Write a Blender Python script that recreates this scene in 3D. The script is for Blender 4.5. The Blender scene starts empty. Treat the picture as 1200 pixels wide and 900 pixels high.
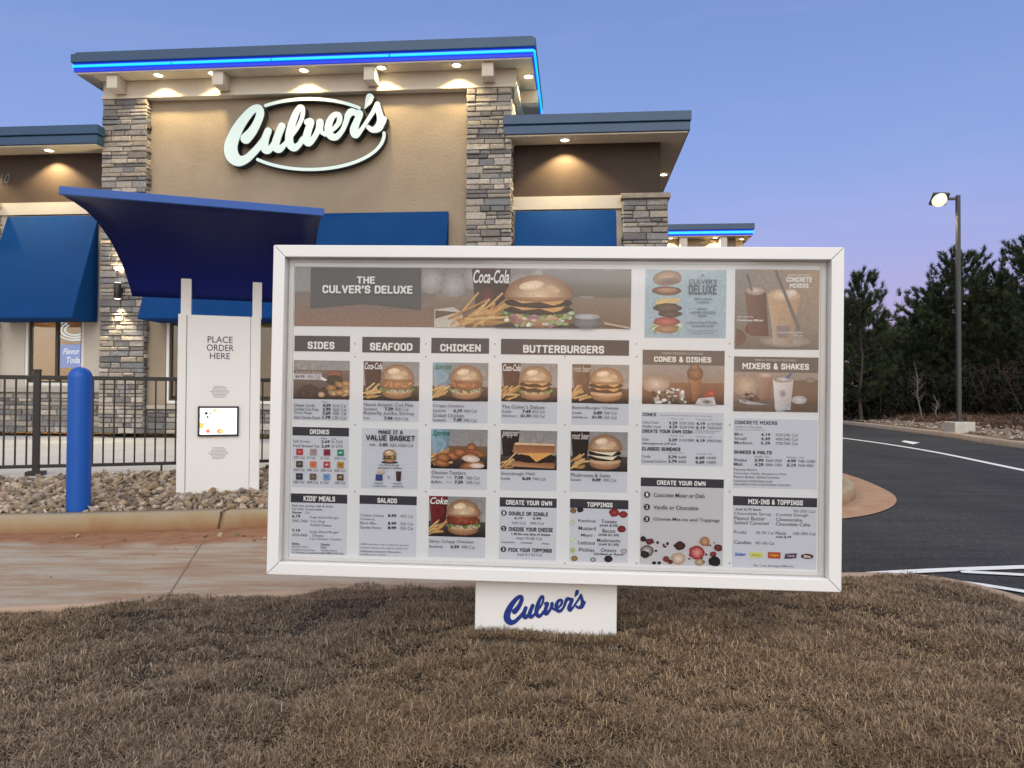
import bpy, math, random
import numpy as np
from mathutils import Vector, Matrix

R = math.radians
SC = bpy.context.scene
COL = SC.collection
rnd = random.Random(7)

# ------------------------------------------------------------------ camera
FPX = 870.0                       # focal length in pixels of the 1200 px wide photograph
EYE = Vector((0, 0, 1.15))
PITCH, ROLL = R(0.99), R(0.29)
cam = bpy.data.cameras.new('camera')
cam.sensor_width = 36.0
cam.lens = 36.0 * FPX / 1200.0
cam.clip_start = 0.05
cam.clip_end = 3000
camo = bpy.data.objects.new('camera', cam)
COL.objects.link(camo)
_F = Vector((0, math.cos(PITCH), math.sin(PITCH)))
_R0 = Vector((1, 0, 0)); _U0 = _R0.cross(_F)
_R = _R0 * math.cos(ROLL) + _U0 * math.sin(ROLL)
_U = -_R0 * math.sin(ROLL) + _U0 * math.cos(ROLL)
camo.matrix_world = Matrix(((_R.x, _U.x, -_F.x, EYE.x), (_R.y, _U.y, -_F.y, EYE.y),
                            (_R.z, _U.z, -_F.z, EYE.z), (0, 0, 0, 1)))
SC.camera = camo

# ------------------------------------------------------------------ sky, sun, exposure
SUN_EL, SUN_AZ = R(36), R(178)      # low western glow behind the photographer
w = bpy.data.worlds.new('World'); SC.world = w; w.use_nodes = True
nt = w.node_tree; nt.nodes.clear()
def N(tree, t, **k):
    n = tree.nodes.new(t)
    for a, b in k.items(): setattr(n, a, b)
    return n
out = N(nt, 'ShaderNodeOutputWorld'); bg = N(nt, 'ShaderNodeBackground')
sky = N(nt, 'ShaderNodeTexSky', sky_type='NISHITA')
sky.sun_disc = False; sky.sun_elevation = R(2); sky.sun_rotation = SUN_AZ
sky.air_density = 1.0; sky.dust_density = 1.0; sky.ozone_density = 2.0
tc = N(nt, 'ShaderNodeTexCoord'); sp = N(nt, 'ShaderNodeSeparateXYZ')
nt.links.new(tc.outputs['Generated'], sp.inputs[0])
def ramp(tree, stops):
    r = N(tree, 'ShaderNodeValToRGB')
    el = r.color_ramp.elements
    while len(el) < len(stops): el.new(0.5)
    for e, (p, c) in zip(el, stops):
        e.position = p; e.color = (*c, 1)
    return r
front = ramp(nt, [(0.0, (.42, .30, .50)), (.09, (.375, .305, .56)), (.19, (.285, .305, .61)),
                  (.30, (.20, .285, .60)), (.48, (.145, .225, .50)), (.72, (.36, .40, .52)), (1, (.78, .76, .76))])
back = ramp(nt, [(0.0, (1.25, .94, .70)), (.10, (1.08, .97, .88)), (.3, (.93, .93, .94)), (1, (.76, .77, .80))])
nt.links.new(sp.outputs[2], front.inputs[0]); nt.links.new(sp.outputs[2], back.inputs[0])
mr = N(nt, 'ShaderNodeMapRange'); mr.interpolation_type = 'SMOOTHSTEP'
mr.inputs[1].default_value = .35; mr.inputs[2].default_value = -.85
nt.links.new(sp.outputs[1], mr.inputs[0])
mx = N(nt, 'ShaderNodeMix', data_type='RGBA')
nt.links.new(mr.outputs[0], mx.inputs[0]); nt.links.new(front.outputs[0], mx.inputs[6]); nt.links.new(back.outputs[0], mx.inputs[7])
sm = N(nt, 'ShaderNodeMix', data_type='RGBA', blend_type='ADD')
sm.inputs[0].default_value = .05                      # the Nishita sky at 0.05 on top of the dusk gradient
# faint thin cirrus
cmap = N(nt, 'ShaderNodeMapping'); cmap.inputs['Scale'].default_value = (1.2, 1.2, 6); nt.links.new(tc.outputs['Generated'], cmap.inputs[0])
cn = N(nt, 'ShaderNodeTexNoise'); cn.inputs['Scale'].default_value = 2.2; cn.inputs['Detail'].default_value = 6; cn.inputs['Distortion'].default_value = .6
nt.links.new(cmap.outputs[0], cn.inputs['Vector'])
cr_ = N(nt, 'ShaderNodeMapRange'); cr_.inputs[1].default_value = .48; cr_.inputs[2].default_value = .80; cr_.inputs[3].default_value = 0; cr_.inputs[4].default_value = .07
nt.links.new(cn.outputs['Fac'], cr_.inputs[0])
cm = N(nt, 'ShaderNodeMix', data_type='RGBA'); nt.links.new(cr_.outputs[0], cm.inputs[0]); nt.links.new(mx.outputs[2], cm.inputs[6]); cm.inputs[7].default_value = (.62, .56, .72, 1)
nt.links.new(cm.outputs[2], sm.inputs[6]); nt.links.new(sky.outputs[0], sm.inputs[7])
nt.links.new(sm.outputs[2], bg.inputs[0]); bg.inputs[1].default_value = 1.0
nt.links.new(bg.outputs[0], out.inputs[0])

sl = bpy.data.lights.new('sun', 'SUN'); sl.energy = 1.2; sl.angle = R(55); sl.color = (1.0, .985, .965)
so = bpy.data.objects.new('sun', sl); COL.objects.link(so)
sd = Vector((math.sin(SUN_AZ) * math.cos(SUN_EL), math.cos(SUN_AZ) * math.cos(SUN_EL), math.sin(SUN_EL)))
so.rotation_euler = sd.to_track_quat('Z', 'Y').to_euler()

SC.view_settings.view_transform = 'Standard'; SC.view_settings.look = 'None'
SC.view_settings.exposure = 0.22; SC.view_settings.gamma = 1.0; SC.view_settings.use_curve_mapping = False

# ------------------------------------------------------------------ helpers
def ray(px, py): return _F + _R * ((px - 600) / FPX) + _U * ((450 - py) / FPX)
def atZ(px, py, z):
    d = ray(px, py); return EYE + d * ((z - EYE.z) / d.z)
def atY(px, py, y):
    d = ray(px, py); return EYE + d * (y / d.y)
def L(M, px, py, y):
    """where the view ray meets the plane local y = const of a thing"""
    Mi = M.inverted(); o = Mi @ EYE; d = Mi.to_3x3() @ ray(px, py)
    t = (y - o.y) / d.y; p = o + d * t
    return p.x, p.z

def lin(r, g, b, k=1.0):
    f = lambda v: (v / 255 / 12.92 if v <= 10 else ((v / 255 + .055) / 1.055) ** 2.4)
    return (f(r) * k, f(g) * k, f(b) * k)

MATS = {}
def mat(name, c=(.5, .5, .5), rough=.6, metal=0.0, var=0.0, vscale=8.0, bump=0.0, bscale=60.0, attr=False, emit=None,
        es=1.0, spec=.5, c2=None, stretch=(1, 1, 1), detail=4.0, coat=0.0):
    if name in MATS: return MATS[name]
    m = bpy.data.materials.new(name); m.use_nodes = True; t = m.node_tree
    b = t.nodes['Principled BSDF']
    b.inputs['Roughness'].default_value = rough; b.inputs['Metallic'].default_value = metal
    b.inputs['Specular IOR Level'].default_value = spec
    b.inputs['Coat Weight'].default_value = coat
    src = None
    if attr:
        a = N(t, 'ShaderNodeVertexColor'); a.layer_name = 'Col'; src = a.outputs[0]
    if var or c2:
        tcn = N(t, 'ShaderNodeTexCoord'); mp = N(t, 'ShaderNodeMapping'); mp.inputs['Scale'].default_value = stretch
        t.links.new(tcn.outputs['Object'], mp.inputs[0])
        nz = N(t, 'ShaderNodeTexNoise'); nz.inputs['Scale'].default_value = vscale
        nz.inputs['Detail'].default_value = detail; nz.inputs['Roughness'].default_value = .6
        t.links.new(mp.outputs[0], nz.inputs['Vector'])
        mxn = N(t, 'ShaderNodeMix', data_type='RGBA')
        mrn = N(t, 'ShaderNodeMapRange'); mrn.inputs[1].default_value = .32; mrn.inputs[2].default_value = .68
        t.links.new(nz.outputs['Fac'], mrn.inputs[0]); t.links.new(mrn.outputs[0], mxn.inputs[0])
        if attr:
            h1 = N(t, 'ShaderNodeMix', data_type='RGBA', blend_type='MULTIPLY'); h1.inputs[0].default_value = 1
            t.links.new(src, h1.inputs[6]); mxn.inputs[6].default_value = (1 - var,) * 3 + (1,); mxn.inputs[7].default_value = (1 + var,) * 3 + (1,)
            t.links.new(mxn.outputs[2], h1.inputs[7]); src = h1.outputs[2]
        else:
            lo = c2 if c2 else tuple(v * (1 - var) for v in c); hi = c if c2 else tuple(v * (1 + var) for v in c)
            mxn.inputs[6].default_value = (*lo, 1); mxn.inputs[7].default_value = (*hi, 1); src = mxn.outputs[2]
    if src is not None: t.links.new(src, b.inputs['Base Color'])
    else: b.inputs['Base Color'].default_value = (*c, 1)
    if bump:
        tcb = N(t, 'ShaderNodeTexCoord'); nb = N(t, 'ShaderNodeTexNoise'); nb.inputs['Scale'].default_value = bscale
        nb.inputs['Detail'].default_value = 3
        t.links.new(tcb.outputs['Object'], nb.inputs['Vector'])
        bp = N(t, 'ShaderNodeBump'); bp.inputs['Strength'].default_value = bump; bp.inputs['Distance'].default_value = .01
        t.links.new(nb.outputs['Fac'], bp.inputs['Height']); t.links.new(bp.outputs[0], b.inputs['Normal'])
    if emit is not None:
        b.inputs['Emission Color'].default_value = (*emit, 1); b.inputs['Emission Strength'].default_value = es
        if attr and emit == (0, 0, 0):
            t.links.new(src, b.inputs['Emission Color']); b.inputs['Emission Strength'].default_value = es
    MATS[name] = m
    return m

def glass_mat(name, tint=(1, 1, 1), ior=1.5, rough=.0, boost=1.0):
    if name in MATS: return MATS[name]
    m = bpy.data.materials.new(name); m.use_nodes = True; t = m.node_tree; t.nodes.clear()
    o = N(t, 'ShaderNodeOutputMaterial'); mxs = N(t, 'ShaderNodeMixShader'); fr = N(t, 'ShaderNodeFresnel'); fr.inputs[0].default_value = ior
    ml = N(t, 'ShaderNodeMath', operation='MULTIPLY'); ml.inputs[1].default_value = boost
    tr = N(t, 'ShaderNodeBsdfTransparent'); tr.inputs[0].default_value = (*tint, 1)
    gl = N(t, 'ShaderNodeBsdfGlossy'); gl.inputs['Roughness'].default_value = rough
    t.links.new(fr.outputs[0], ml.inputs[0]); t.links.new(ml.outputs[0], mxs.inputs[0])
    t.links.new(tr.outputs[0], mxs.inputs[1]); t.links.new(gl.outputs[0], mxs.inputs[2]); t.links.new(mxs.outputs[0], o.inputs[0])
    MATS[name] = m
    return m

class MB:
    """collects faces and links them as ONE mesh object"""
    def __init__(s): s.v = []; s.f = []; s.c = []; s.sm = []
    def add(s, vs, fs, col=(1, 1, 1), smooth=False):
        o = len(s.v); s.v += [tuple(p) for p in vs]
        for i, f in enumerate(fs):
            s.f.append([o + k for k in f]); s.c.append(col[i] if isinstance(col, list) else col); s.sm.append(smooth)
        return s
    def box(s, x0, y0, z0, x1, y1, z1, col=(1, 1, 1), M=None):
        vs = [Vector(p) for p in ((x0, y0, z0), (x1, y0, z0), (x1, y1, z0), (x0, y1, z0), (x0, y0, z1), (x1, y0, z1), (x1, y1, z1), (x0, y1, z1))]
        if M: vs = [M @ p for p in vs]
        return s.add(vs, [(0, 3, 2, 1), (4, 5, 6, 7), (0, 1, 5, 4), (1, 2, 6, 5), (2, 3, 7, 6), (3, 0, 4, 7)], col)
    def tube(s, pts, rads, n=8, col=(1, 1, 1), caps=True):
        pts = [Vector(p) for p in pts]
        if not isinstance(rads, (list, tuple)): rads = [rads] * len(pts)
        vs = []; ref = Vector((0.31, .77, .2)).normalized()
        for i, p in enumerate(pts):
            d = (pts[min(i + 1, len(pts) - 1)] - pts[max(i - 1, 0)]).normalized()
            a = d.cross(ref); a = a.normalized() if a.length > .05 else d.cross(Vector((1, 0, 0))).normalized()
            b = d.cross(a)
            for k in range(n):
                t = 2 * math.pi * k / n; vs.append(p + (a * math.cos(t) + b * math.sin(t)) * rads[i])
        fs = []
        for i in range(len(pts) - 1):
            for k in range(n):
                fs.append((i * n + k, i * n + (k + 1) % n, (i + 1) * n + (k + 1) % n, (i + 1) * n + k))
        s.add(vs, fs, col, True)
        if caps:
            s.add(vs[:n], [tuple(range(n))], col); s.add(vs[-n:], [tuple(range(n))], col)
        return s
    def lathe(s, prof, n=32, col=(1, 1, 1), c=(0, 0)):
        vs = [(c[0] + r * math.cos(2 * math.pi * k / n), c[1] + r * math.sin(2 * math.pi * k / n), z) for r, z in prof for k in range(n)]
        fs = [(i * n + k, i * n + (k + 1) % n, (i + 1) * n + (k + 1) % n, (i + 1) * n + k) for i in range(len(prof) - 1) for k in range(n)]
        return s.add(vs, fs, col, True)
    def prism(s, poly, axis_vec, col=(1, 1, 1)):
        """closed extrusion of a 3-D polygon along a vector"""
        a = [Vector(p) for p in poly]; d = Vector(axis_vec); n = len(a)
        vs = a + [p + d for p in a]
        fs = [tuple(range(n))[::-1], tuple(range(n, 2 * n))] + [(i, (i + 1) % n, n + (i + 1) % n, n + i) for i in range(n)]
        return s.add(vs, fs, col)
    def build(s, name, m, parent=None, bevel=0.0, loc=None):
        me = bpy.data.meshes.new(name); me.from_pydata(s.v, [], s.f)
        cols = np.ones((sum(len(f) for f in s.f), 4), np.float32); k = 0
        for f, c in zip(s.f, s.c):
            if len(c) == len(f) and isinstance(c[0], (tuple, list)):
                for j in range(len(f)): cols[k + j, :3] = c[j]
            else: cols[k:k + len(f), :3] = c
            k += len(f)
        at = me.color_attributes.new('Col', 'FLOAT_COLOR', 'CORNER'); at.data.foreach_set('color', cols.ravel())
        me.polygons.foreach_set('use_smooth', s.sm)
        me.validate(); me.update()
        o = link(name, me, m, parent, loc)
        if bevel:
            b = o.modifiers.new('bevel', 'BEVEL'); b.width = bevel; b.segments = 2; b.limit_method = 'ANGLE'; b.angle_limit = R(50)
        return o

def link(name, me, m, parent=None, loc=None):
    if m: me.materials.append(m)
    o = bpy.data.objects.new(name, me); COL.objects.link(o)
    if parent: o.parent = parent
    if loc: o.location = loc
    return o

def npmesh(name, verts, tris, cols, m, parent=None, smooth=False):
    """numpy mesh: verts (n,3), faces (k,3 or 4), per-face colours (k,3)"""
    me = bpy.data.meshes.new(name); k = tris.shape[1]
    me.vertices.add(len(verts)); me.vertices.foreach_set('co', verts.astype(np.float32).ravel())
    me.loops.add(tris.size); me.loops.foreach_set('vertex_index', tris.astype(np.int32).ravel())
    me.polygons.add(len(tris)); me.polygons.foreach_set('loop_start', np.arange(0, tris.size, k, dtype=np.int32))
    me.polygons.foreach_set('use_smooth', np.full(len(tris), smooth))
    c4 = np.ones((tris.size, 4), np.float32); c4[:, :3] = np.repeat(cols, k, axis=0)
    at = me.color_attributes.new('Col', 'FLOAT_COLOR', 'CORNER'); at.data.foreach_set('color', c4.ravel())
    me.update(calc_edges=True); me.validate()
    return link(name, me, m, parent)

def tag(o, label=None, cat=None, group=None, kind=None):
    if label: o['label'] = label
    if cat: o['category'] = cat
    if group: o['group'] = group
    if kind: o['kind'] = kind
    return o
def thing(name, label, cat, loc=(0, 0, 0), rot=(0, 0, 0), group=None):
    o = bpy.data.objects.new(name, None); COL.objects.link(o); o.empty_display_size = .2
    o.location = loc; o.rotation_euler = rot
    o.matrix_basis  # noqa
    return tag(o, label, cat, group)
def MW(o):
    return Matrix.Translation(o.location) @ o.rotation_euler.to_matrix().to_4x4()
def struct(o, label=None): return tag(o, label, None, None, 'structure')

# ---- lettering
_TXT = {}
def glyphs(s, bold=0.0, shear=0.0, spacing=1.0):
    key = (s, bold, shear, spacing)
    if key not in _TXT:
        c = bpy.data.curves.new('lettering_curve', 'FONT'); c.body = s; c.offset = bold; c.shear = shear; c.space_character = spacing
        c.resolution_u = 3; c.fill_mode = 'FRONT'
        o = bpy.data.objects.new('lettering_curve', c)
        me = bpy.data.meshes.new_from_object(o)
        v = np.array([q.co[:2] for q in me.vertices]) if len(me.vertices) else np.zeros((0, 2))
        f = [tuple(p.vertices) for p in me.polygons]
        bpy.data.meshes.remove(me); bpy.data.objects.remove(o); bpy.data.curves.remove(c)
        _TXT[key] = (v, f)
    return _TXT[key]

# ---- script logo: strokes with a radius per point, contoured from their distance field
LOGO = [
    [(208, 366, 36), (247, 322, 31), (280, 264, 27), (299, 205, 26), (288, 172, 24), (250, 184, 26), (200, 237, 31), (150, 312, 37), (113, 405, 43), (117, 470, 44), (155, 508, 37), (205, 500, 28), (252, 460, 25), (295, 412, 23), (332, 360, 21), (350, 318, 22)],
    [(350, 318, 24), (330, 372, 26), (326, 425, 27), (348, 442, 25), (380, 410, 19), (412, 345, 20), (437, 288, 25)],
    [(437, 288, 25), (408, 360, 26), (396, 415, 27), (420, 436, 24), (455, 405, 17), (490, 360, 15), (535, 300, 14), (566, 235, 15), (572, 185, 15), (558, 168, 19), (536, 190, 21), (508, 255, 25), (488, 330, 27), (486, 395, 27), (515, 426, 25), (548, 405, 19), (570, 370, 18)],
    [(600, 262, 22), (622, 262, 24), (604, 320, 25), (594, 372, 27), (610, 392, 26), (644, 360, 19), (672, 305, 20), (682, 262, 24), (688, 320, 15), (715, 340, 16)],
    [(715, 340, 15), (760, 312, 15), (800, 268, 17), (806, 225, 19), (782, 212, 18), (752, 240, 22), (734, 295, 25), (746, 345, 25), (782, 358, 22), (822, 318, 17), (846, 265, 18), (858, 224, 20)],
    [(858, 224, 22), (880, 196, 24), (912, 204, 21), (936, 208, 22), (915, 262, 24), (898, 312, 27), (910, 342, 25), (945, 310, 15), (985, 252, 14), (1022, 195, 15), (1048, 148, 18)],
    [(1048, 148, 17), (1060, 200, 21), (1070, 252, 26), (1055, 296, 28), (1018, 312, 19), (992, 296, 16)],
    [(1055, 300, 24), (1085, 262, 18), (1096, 238, 14)],
    [(1000, 102, 25), (992, 128, 23), (980, 152, 13), (968, 174, 5)],
]
def ring_pts(a0, a1):
    return [(610 + 478 * math.cos(R(a)), 335 - 226 * math.sin(R(a)), 11) for a in np.linspace(a0, a1, 60)]
RING = [ring_pts(126, 48), ring_pts(226, 362)]
def smooth_stroke(st, sub=6):
    p = np.array(st, float); n = len(p); o = []
    for i in range(n - 1):
        a, b, c, d = p[max(i - 1, 0)], p[i], p[i + 1], p[min(i + 2, n - 1)]
        for k in range(sub):
            t = k / sub
            o.append(.5 * ((2 * b) + (c - a) * t + (2 * a - 5 * b + 4 * c - d) * t * t + (3 * b - a - 3 * c + d) * t ** 3))
    o.append(p[-1]); return np.array(o)
def stroke_field(strokes, grow=0.0, step=4.0, sub=6):
    xs = np.arange(20, 1160, step); ys = np.arange(40, 620, step)
    X, Y = np.meshgrid(xs, ys); D = np.full(X.shape, 1e9)
    for st in strokes:
        q = smooth_stroke(st, sub)
        for a, b in zip(q[:-1], q[1:]):
            ab = b[:2] - a[:2]; l2 = max(ab @ ab, 1e-9)
            t = np.clip(((X - a[0]) * ab[0] + (Y - a[1]) * ab[1]) / l2, 0, 1)
            d = np.hypot(X - a[0] - t * ab[0], Y - a[1] - t * ab[1]) - (a[2] + t * (b[2] - a[2]))
            D = np.minimum(D, d)
    return xs, ys, D - grow
def contour_fill(xs, ys, D):
    """marching squares: vertices and faces of the region D < 0"""
    vid = {}; V = []; Fc = []
    ny, nx = D.shape
    def vert(k, x, y):
        if k not in vid: vid[k] = len(V); V.append((x, y))
        return vid[k]
    for j in range(ny - 1):
        for i in range(nx - 1):
            q = ((i, j), (i + 1, j), (i + 1, j + 1), (i, j + 1)); dv = [D[b, a] for a, b in q]
            if min(dv) >= 0: continue
            poly = []
            for k in range(4):
                (a, b), (c, d) = q[k], q[(k + 1) % 4]; d0, d1 = dv[k], dv[(k + 1) % 4]
                if d0 < 0: poly.append(vert((a, b), xs[a], ys[b]))
                if (d0 < 0) != (d1 < 0):
                    t = d0 / (d0 - d1); kk = ('e',) + tuple(sorted(((a, b), (c, d))))
                    poly.append(vert(kk, xs[a] + t * (xs[c] - xs[a]), ys[b] + t * (ys[d] - ys[b])))
            if len(poly) >= 3: Fc.append(tuple(poly))
    return V, Fc
def logo_solid(mb, strokes, fn, depth, grow=0.0, step=4.0, sub=6, sides=True):
    """fn maps logo coordinates to local x,z; front at y=depth[0], back at y=depth[1]"""
    V, Fc = contour_fill(*stroke_field(strokes, grow, step, sub))
    n = len(V); P = [fn(*p) for p in V]
    vs = [(x, depth[0], z) for x, z in P]
    if not sides: return mb.add(vs, Fc)
    vs += [(x, depth[1], z) for x, z in P]
    cnt = {}
    for f in Fc:
        for a, b in zip(f, f[1:] + f[:1]): cnt[(a, b)] = cnt.get((a, b), 0) + 1
    fs = list(Fc) + [(b, a, a + n, b + n) for (a, b) in cnt if (b, a) not in cnt]
    return mb.add(vs, fs)


# ================================================================== SETTING
def poly_sheet(name, pts, z, m, thick=0.0):
    """a flat outline (x, y) at height z; with thick it is a closed slab below z"""
    mb = MB(); n = len(pts)
    if thick: mb.prism([(x, y, z - thick) for x, y in pts], (0, 0, thick))
    else: mb.add([(x, y, z) for x, y in pts], [tuple(range(n))])
    return mb.build(name, m)
def offset_line(pts, d):
    """offset an open polyline sideways (left of travel is positive)"""
    o = []
    for i, p in enumerate(pts):
        a = Vector(pts[max(i - 1, 0)]); b = Vector(pts[min(i + 1, len(pts) - 1)]); t = (b - a).normalized()
        o.append((p[0] - t.y * d, p[1] + t.x * d))
    return o
def curve_pts(pts, sub=8):
    p = [Vector((*q, 0)) for q in pts]; o = []
    for i in range(len(p) - 1):
        a, b, c, d = p[max(i - 1, 0)], p[i], p[i + 1], p[min(i + 2, len(p) - 1)]
        for k in range(sub):
            t = k / sub; v = .5 * ((2 * b) + (c - a) * t + (2 * a - 5 * b + 4 * c - d) * t * t + (3 * b - a - 3 * c + d) * t ** 3)
            o.append((v.x, v.y))
    o.append((p[-1].x, p[-1].y)); return o

M_ASPH = mat('asphalt', (.043, .042, .042), .85, c2=(.022, .022, .0225), vscale=.55, detail=9, stretch=(1, .45, 1), bump=.5, bscale=160, spec=.35)
def asphalt_material(m):
    t = m.node_tree; b = t.nodes['Principled BSDF']; lk = b.inputs['Base Color'].links[0]; src = lk.from_socket
    tcn = N(t, 'ShaderNodeTexCoord')
    vo = N(t, 'ShaderNodeTexVoronoi'); vo.inputs['Scale'].default_value = 55; t.links.new(tcn.outputs['Object'], vo.inputs['Vector'])
    sp_ = N(t, 'ShaderNodeSeparateColor'); t.links.new(vo.outputs['Color'], sp_.inputs[0])
    mp2 = N(t, 'ShaderNodeMapping'); mp2.inputs['Scale'].default_value = (.35, 2.4, 1); mp2.inputs['Rotation'].default_value = (0, 0, R(12)); t.links.new(tcn.outputs['Object'], mp2.inputs[0])
    n2 = N(t, 'ShaderNodeTexNoise'); n2.inputs['Scale'].default_value = 1.3; n2.inputs['Detail'].default_value = 7; n2.inputs['Distortion'].default_value = 1.2; t.links.new(mp2.outputs[0], n2.inputs['Vector'])
    a = N(t, 'ShaderNodeMapRange'); a.inputs[3].default_value = .62; a.inputs[4].default_value = 1.5; t.links.new(sp_.outputs[0], a.inputs[0])
    c = N(t, 'ShaderNodeMapRange'); c.inputs[1].default_value = .35; c.inputs[2].default_value = .68; c.inputs[3].default_value = .80; c.inputs[4].default_value = 1.30; t.links.new(n2.outputs['Fac'], c.inputs[0])
    mu = N(t, 'ShaderNodeMath', operation='MULTIPLY'); t.links.new(a.outputs[0], mu.inputs[0]); t.links.new(c.outputs[0], mu.inputs[1])
    vm = N(t, 'ShaderNodeVectorMath', operation='SCALE'); t.links.new(src, vm.inputs[0]); t.links.new(mu.outputs[0], vm.inputs['Scale']); t.links.new(vm.outputs[0], b.inputs['Base Color'])
asphalt_material(M_ASPH)
M_DIRT = mat('red_dirt', (.30, .16, .085), .95, c2=(.20, .12, .075), vscale=2.0, bump=.4, bscale=50)
M_CONC = mat('concrete', (.45, .42, .38), .85, var=.14, vscale=3.0, bump=.25, bscale=90)
M_WALK = mat('pale_concrete', (.52, .51, .49), .85, var=.07, vscale=2.0, bump=.15, bscale=90)

def lane_material():
    m = bpy.data.materials.new('stained_concrete'); m.use_nodes = True; t = m.node_tree; b = t.nodes['Principled BSDF']
    b.inputs['Roughness'].default_value = .86
    tcn = N(t, 'ShaderNodeTexCoord'); mp = N(t, 'ShaderNodeMapping'); mp.inputs['Scale'].default_value = (.55, 2.6, 1); mp.inputs['Rotation'].default_value = (0, 0, R(-9))
    t.links.new(tcn.outputs['Object'], mp.inputs[0])
    n1 = N(t, 'ShaderNodeTexNoise'); n1.inputs['Scale'].default_value = 1.6; n1.inputs['Detail'].default_value = 7; n1.inputs['Roughness'].default_value = .74
    t.links.new(mp.outputs[0], n1.inputs['Vector'])
    r1 = ramp(t, [(.32, (.28, .145, .075)), (.46, (.35, .24, .16)), (.56, (.40, .33, .26)), (.72, (.45, .40, .345))])
    t.links.new(n1.outputs['Fac'], r1.inputs[0])
    # the dirt washed along the foot of the kerb: distance to the kerb line
    sx = N(t, 'ShaderNodeSeparateXYZ'); t.links.new(tcn.outputs['Object'], sx.inputs[0])
    ma = N(t, 'ShaderNodeMath', operation='MULTIPLY_ADD'); ma.inputs[1].default_value = -.10; t.links.new(sx.outputs[0], ma.inputs[0]); t.links.new(sx.outputs[1], ma.inputs[2])
    n2 = N(t, 'ShaderNodeTexNoise'); n2.inputs['Scale'].default_value = 2.2; n2.inputs['Detail'].default_value = 6
    t.links.new(tcn.outputs['Object'], n2.inputs['Vector'])
    m2 = N(t, 'ShaderNodeMath', operation='MULTIPLY_ADD'); m2.inputs[1].default_value = 1.0; t.links.new(n2.outputs['Fac'], m2.inputs[0]); t.links.new(ma.outputs[0], m2.inputs[2])
    mr1 = N(t, 'ShaderNodeMapRange'); mr1.interpolation_type = 'SMOOTHSTEP'; mr1.inputs[1].default_value = 6.36; mr1.inputs[2].default_value = 6.72
    t.links.new(m2.outputs[0], mr1.inputs[0])
    mr2 = N(t, 'ShaderNodeMapRange'); mr2.interpolation_type = 'SMOOTHSTEP'; mr2.inputs[1].default_value = 4.42; mr2.inputs[2].default_value = 4.22
    t.links.new(m2.outputs[0], mr2.inputs[0])
    mm = N(t, 'ShaderNodeMath', operation='MAXIMUM'); t.links.new(mr1.outputs[0], mm.inputs[0]); t.links.new(mr2.outputs[0], mm.inputs[1])
    mxn = N(t, 'ShaderNodeMix', data_type='RGBA'); t.links.new(mm.outputs[0], mxn.inputs[0]); t.links.new(r1.outputs[0], mxn.inputs[6])
    r2 = ramp(t, [(.3, (.24, .10, .045)), (.7, (.34, .17, .085))]); n3 = N(t, 'ShaderNodeTexNoise'); n3.inputs['Scale'].default_value = 9; n3.inputs['Detail'].default_value = 5
    t.links.new(tcn.outputs['Object'], n3.inputs['Vector']); t.links.new(n3.outputs['Fac'], r2.inputs[0]); t.links.new(r2.outputs[0], mxn.inputs[7])
    t.links.new(mxn.outputs[2], b.inputs['Base Color'])
    nb = N(t, 'ShaderNodeTexNoise'); nb.inputs['Scale'].default_value = 34; nb.inputs['Detail'].default_value = 7; nb.inputs['Roughness'].default_value = .7
    t.links.new(tcn.outputs['Object'], nb.inputs['Vector']); bp = N(t, 'ShaderNodeBump'); bp.inputs['Strength'].default_value = .7; bp.inputs['Distance'].default_value = .01
    t.links.new(nb.outputs['Fac'], bp.inputs['Height']); t.links.new(bp.outputs[0], b.inputs['Normal'])
    return m

def kerb_material():
    m = bpy.data.materials.new('clay_stained_kerb'); m.use_nodes = True; t = m.node_tree; b = t.nodes['Principled BSDF']
    b.inputs['Roughness'].default_value = .88
    tcn = N(t, 'ShaderNodeTexCoord'); sx = N(t, 'ShaderNodeSeparateXYZ'); t.links.new(tcn.outputs['Object'], sx.inputs[0])
    n2 = N(t, 'ShaderNodeTexNoise'); n2.inputs['Scale'].default_value = 5; n2.inputs['Detail'].default_value = 6
    t.links.new(tcn.outputs['Object'], n2.inputs['Vector'])
    m2 = N(t, 'ShaderNodeMath', operation='MULTIPLY_ADD'); m2.inputs[1].default_value = -.18; t.links.new(n2.outputs['Fac'], m2.inputs[0]); t.links.new(sx.outputs[2], m2.inputs[2])
    r = ramp(t, [(0.0, (.25, .115, .052)), (.35, (.29, .18, .09)), (.7, (.33, .245, .145)), (1, (.33, .275, .195))])
    mrr = N(t, 'ShaderNodeMapRange'); mrr.inputs[1].default_value = -.11; mrr.inputs[2].default_value = .08
    t.links.new(m2.outputs[0], mrr.inputs[0]); t.links.new(mrr.outputs[0], r.inputs[0]); t.links.new(r.outputs[0], b.inputs['Base Color'])
    nb = N(t, 'ShaderNodeTexNoise'); nb.inputs['Scale'].default_value = 60; t.links.new(tcn.outputs['Object'], nb.inputs['Vector'])
    bp = N(t, 'ShaderNodeBump'); bp.inputs['Strength'].default_value = .3; bp.inputs['Distance'].default_value = .01
    t.links.new(nb.outputs['Fac'], bp.inputs['Height']); t.links.new(bp.outputs[0], b.inputs['Normal'])
    return m
M_LANE, M_KERB = lane_material(), kerb_material()

# ground to the horizon (forest soil beyond the road)
struct(poly_sheet('ground', [(-900, -900), (900, -900), (900, 1500), (-900, 1500)], -.02, mat('forest_soil', (.07, .05, .035), .95, var=.3, vscale=.6)))
struct(poly_sheet('asphalt_road', [(-14, -7), (10.2, -7), (10.9, 6), (11.95, 17.3), (13.25, 23.06), (14.9, 33.4), (17, 44), (9.5, 44), (2.5, 27), (-4, 8.4), (-14, 5)], 0.0, M_ASPH))

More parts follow.
